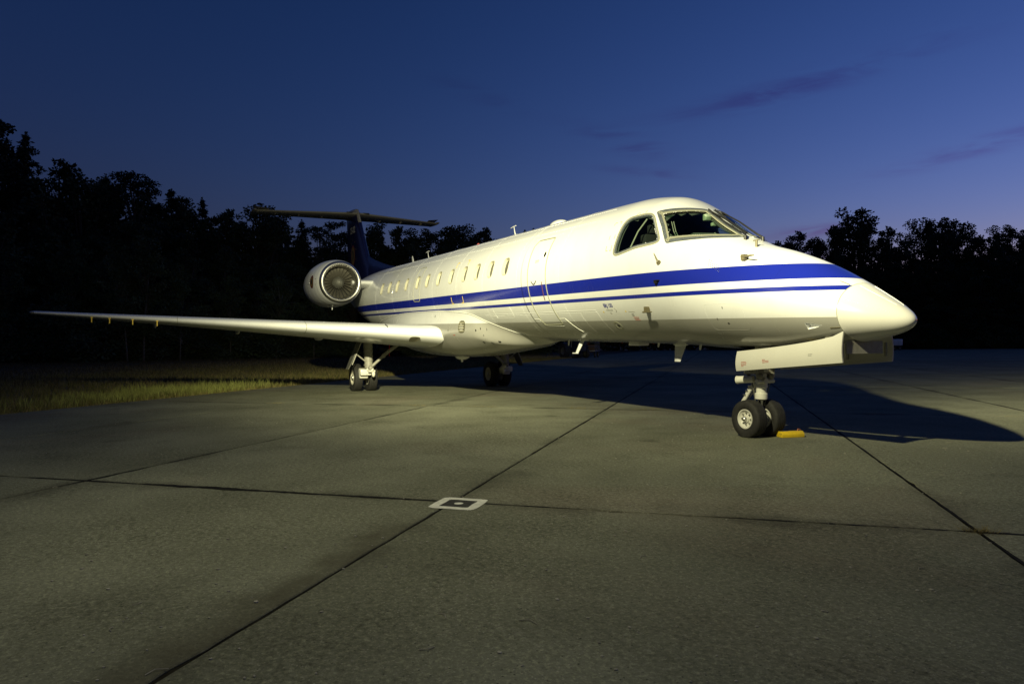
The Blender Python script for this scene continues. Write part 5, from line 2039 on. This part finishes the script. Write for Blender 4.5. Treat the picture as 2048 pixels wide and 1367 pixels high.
MX = -14.61
for sd in (-1, 1):
    for q in (-1, 1):
        wheel('main_wheel', MX, sd * 2.05 + q * .205, .373, .38, .235, .200, q, MATS.get('main_rim_paint') or mat('main_rim_paint', (.55, .53, .45), .45, var=.15))
    yy = sd * 2.05
    lg = MB()
    lg.tube([(-14.12, yy, 1.45), (-14.08, yy, 1.05), (-14.04, yy, .64)], [.125, .115, .105], 20)
    for z in (1.22, 1.10, .98, .86, .74):
        lg.lathe([(0, .10), (.002, .128), (.022, .128), (.024, .10)], (-14.12 + (1.45 - z) * .09, yy, z), (.0, 0, -1), 20)
    leg = part(lg.build('main_gear_leg', GEARG, sharp=40))
    part(MB().tube([(-13.98, yy, .64), (-14.28, yy, .50), (MX, yy, .373)], [.085, .10, .085], 14, flat=.8).tube([(MX, yy - .21, .373), (MX, yy + .21, .373)], .06, 14).build('trailing_arm', GEARW), leg)
    part(MB().box((-14.22, yy + sd * .10, .50), (.20, .24, .24), Matrix.Rotation(.3, 3, 'Y')).box((-14.06, yy + sd * .08, .53), (.10, .30, .17)).build('brake_cover', GEARW, bevel=.03), leg)
    part(MB().sphere((-13.93, yy - sd * .06, .60), (.07, .05, .07), 12, 8).sphere((-13.93, yy - sd * .10, .48), (.06, .05, .08), 12, 8).tube([(-13.95, yy - sd * .14, .56), (-13.90, yy + sd * .04, .56)], .035, 10).build('brake_cylinder', GEARW), leg)
    part(MB().tube([(-13.96, yy - sd * .02, .65), (-13.96, yy - sd * .40, .98)], [.040, .036], 12).tube([(-13.96, yy - sd * .38, .97), (-13.98, yy - sd * .86, 1.32)], [.045, .05], 12).sphere((-13.94, yy - sd * .39, .975), (.06, .06, .06), 12, 8).sphere((-13.92, yy - sd * .02, .65), (.07, .07, .07), 12, 8).build('side_brace', GEARG), leg)
    # leg door hanging outboard of the leg
    d_ = []
    for z, yo, w0 in ((1.34, .26, .22), (1.0, .40, .22), (.72, .52, .19), (.62, .57, .15)):
        d_.append([(-14.10 - w0, yy + sd * yo, z), (-14.10 + w0 * .6, yy + sd * yo, z)])
    dd = MB().loft(d_, False)
    dd.loft([[(a, b - sd * .022, c) for a, b, c in r_] for r_ in d_], False)
    dd.loft([[r_[1], (r_[1][0], r_[1][1] - sd * .022, r_[1][2])] for r_ in d_], False)
    dd.loft([[r_[0], (r_[0][0], r_[0][1] - sd * .022, r_[0][2])] for r_ in d_], False)
    dr = part(dd.build('main_gear_door', GREYM, sharp=30), leg)
    part(MB().tube([(-14.02, yy + sd * .06, .80), (-14.0, yy + sd * .34, 1.02)], .018, 8).tube([(-13.92, yy + sd * .22, 1.36), (-13.90, yy + sd * .48, .74)], .016, 8).build('door_rod', GEARG), leg)
    part(MB().tube([(-13.95, yy - sd * .55, 1.30), (-13.95, yy - sd * .55, .95)], [.012, .010], 6).build('red_safety_ribbon', REDP), leg)
    # dark wheel well under the wing
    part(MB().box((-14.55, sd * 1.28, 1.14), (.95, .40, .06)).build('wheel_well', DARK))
# belly beacon
x, y, z = -12.4, 0, float(zc(12.4)) - 1.62
part(MB().sphere((x, 0, z), (.34, .16, .09), 16, 8).tube([(x - .02, 0, z - .07), (x - .02, 0, z - .13), (x - .02, 0, z - .15)], [.035, .033, .015], 12).build('belly_beacon', P_WHITE))
# ================================================================== other things on the apron
# yellow wheel chock lying in front of the nose wheels


def chock():
    L_, W_, Hh = .33, .13, .078
    prof_ = [(-W_ / 2, 0), (-W_ / 2, .045), (-.028, Hh), (.028, Hh), (W_ / 2, .045), (W_ / 2, 0)]
    V = [(-L_ / 2, a, b) for a, b in prof_] + [(L_ / 2, a, b) for a, b in prof_]
    n = len(prof_)
    F = [(k, (k + 1) % n, n + (k + 1) % n, n + k) for k in range(n)] + [tuple(range(n))[::-1], tuple(range(n, 2 * n))]
    root = empty('wheel_chock', (-1.93, .31, 0.001), R(76))
    tag(root, 'yellow wheel chock on the ground beside the nose wheel', 'wheel chock')
    MB().add(V, F).build('chock_body', YELLOW, root, bevel=.006)
    MB().tube([(.10, .0, Hh - .004), (.12, .015, Hh + .02), (.16, .03, Hh + .012), (.20, .05, Hh - .02)], .006, 6).build('rope', mat('orange_rope', (.55, .20, .10), .8), root)
    MB().box((.0, -.052, .052), (.40, .004, .004)).box((-.1, 0, Hh + .001), (.12, .03, .003)).build('worn_edge', GREYM, root)


chock()

NAVY = mat('dark_blue_tractor_paint', (.03, .035, .06), .5, var=.3)
FRAMEG = mat('galvanised_frame', (.20, .21, .23), .5, .5)
CARTW = mat('white_cart_paint', (.80, .82, .85), .45, var=.12)


def plain_wheel(c, r, w, ax, parent, name, rim=GREYM):
    mb = MB().lathe([(-w * .38, r * .55), (-w * .5, r * .62), (-w * .5, r * .88), (-w * .42, r * .97), (-w * .2, r), (w * .2, r), (w * .42, r * .97), (w * .5, r * .88), (w * .5, r * .62), (w * .38, r * .55)], c, ax, 28)
    o = mb.build(name, RUBBER, parent)
    MB().lathe([(-w * .38, r * .56), (-w * .30, r * .45), (-w * .2, .01), (w * .2, .01), (w * .30, r * .45), (w * .38, r * .56)], c, ax, 24).build('rim', rim, o)
    return o


def tractor():
    root = empty('tow_tractor', (-52.0, 27.8, 0), R(62))
    tag(root, 'dark tow tractor with big wheels seen under the fuselage', 'tractor')
    root.rotation_euler = (0, 0, YAW + R(205))
    MB().box((0, 0, .85), (2.7, .85, .5)).box((.9, 0, 1.35), (1.0, .9, .55)).build('body', NAVY, root, bevel=.06)
    b = MB()
    for x in (-.95, .35):
        for y in (-.6, .6):
            b.tube([(x, y, 1.0), (x + .08, y * .92, 2.15)], .035, 8)
    b.box((-.25, 0, 2.2), (1.55, 1.3, .07))
    b.build('cab_frame', FRAMEG, root)
    MB().box((-.55, 0, 1.25), (.5, .6, .12)).box((-.8, 0, 1.5), (.1, .6, .5)).build('seat', DARK, root, bevel=.03)
    MB().tube([(.15, 0, 1.2), (-.05, 0, 1.5)], .03, 8).lathe([(0, .17), (.02, .19), (.04, .17), (.02, .15)], (-.06, 0, 1.5), (-.7, 0, .7), 20, True).build('steering_wheel', BLACKP, root)
    for y in (-.72, .72):
        plain_wheel((-.75, y, .66), .66, .42, (0, 1, 0), root, 'rear_wheel')
        plain_wheel((.95, y * .9, .45), .45, .28, (0, 1, 0), root, 'front_wheel')
        MB().lathe([(-.25, .70), (.25, .70), (.25, .73), (-.25, .73)], (-.75, y, .72), (0, 1, 0), 28, True).build('mudguard', NAVY, root)
    b = MB()
    for y in (-.5, -.25, 0, .25, .5):
        b.tube([(-1.55, y, .45), (-1.55, y, 1.15)], .02, 6)
    for z in (.45, .8, 1.15):
        b.tube([(-1.55, -.5, z), (-1.55, .5, z)], .022, 6)
    for y in (-.5, .5):
        b.tube([(-1.55, y, .5), (-1.2, y * .7, .7)], .02, 6)
    b.build('rear_guard_frame', FRAMEG, root)


tractor()


def cart():
    root = empty('equipment_trailer', (-54.2, 31.0, 0), YAW + R(160))
    tag(root, 'small dark equipment trailer with side rails beside the tow tractor', 'trailer')
    MB().box((0, 0, .62), (2.0, 1.3, .10)).box((0, 0, .52), (1.9, .12, .12)).build('bed', FRAMEG, root, bevel=.01)
    b = MB()
    for y in (-.63, .63):
        for k in range(6):
            b.tube([(-.98 + k * .392, y, .66), (-.98 + k * .392, y, 1.45)], .02, 6)
        for z in (1.05, 1.45):
            b.tube([(-.98, y, z), (.98, y, z)], .022, 6)
    for x in (-.98, .98):
        for z in (1.05, 1.45):
            b.tube([(x, -.63, z), (x, .63, z)], .022, 6)
    b.build('side_rails', FRAMEG, root)
    for x in (-.65, .65):
        for y in (-.55, .55):
            plain_wheel((x, y, .26), .26, .16, (0, 1, 0), root, 'wheel')
    MB().box((-.3, .1, .95), (.8, .7, .55)).build('load_crate', mat('brown_crate', (.12, .06, .035), .7, var=.3), root, bevel=.02)
    MB().tube([(1.0, 0, .52), (1.9, 0, .35)], .035, 8).lathe([(-.02, .04), (.02, .04), (.02, .07), (-.02, .07)], (1.95, 0, .34), (0, 0, 1), 16, True).build('drawbar', FRAMEG, root)


cart()


def gpu():
    root = empty('ground_power_cart', (-68.7, 97.0, 0), YAW + R(100))
    tag(root, 'small white boxy service cart at the far apron edge right of the nose', 'service cart')
    MB().box((0, 0, 1.25), (2.6, 1.35, 1.0)).build('housing', CARTW, root, bevel=.05)
    MB().box((0, 0, .66), (2.5, 1.1, .14)).build('chassis', BLACKP, root)
    for x in (-.75, 0, .75):
        MB().box((x, .685, 1.25), (.66, .02, .8)).build('side_panel', CARTW, root, bevel=.008)
        MB().box((x, -.685, 1.25), (.66, .02, .8)).build('side_panel', CARTW, root, bevel=.008)
    MB().box((-.9, 0, 1.80), (.3, .3, .10)).tube([(.9, .3, 1.7), (.9, .3, 2.0)], .05, 10).build('exhaust', GREYM, root)
    for x in (-.85, .85):
        for y in (-.55, .55):
            plain_wheel((x, y, .32), .32, .2, (0, 1, 0), root, 'wheel')
    MB().tube([(1.25, 0, .6), (2.3, 0, .35)], .04, 8).tube([(2.3, -.15, .35), (2.3, .15, .35)], .03, 8).build('drawbar', BLACKP, root)


gpu()


def sign():
    root = empty('sign_post', (-71.5, 1.4, -.05), YAW + math.pi)
    tag(root, 'thin leaning post with a small pale plate in the grass before the wood', 'sign post')
    MB().tube([(0, 0, 0), (.0, -.08, 1.2), (.0, -.02, 2.45)], [.035, .03, .028], 8).build('post', BARK, root)
    MB().box((.04, -.28, 2.42), (.04, .62, .34), Matrix.Rotation(.25, 3, 'X')).build('plate', GREYM, root, bevel=.01)


sign()
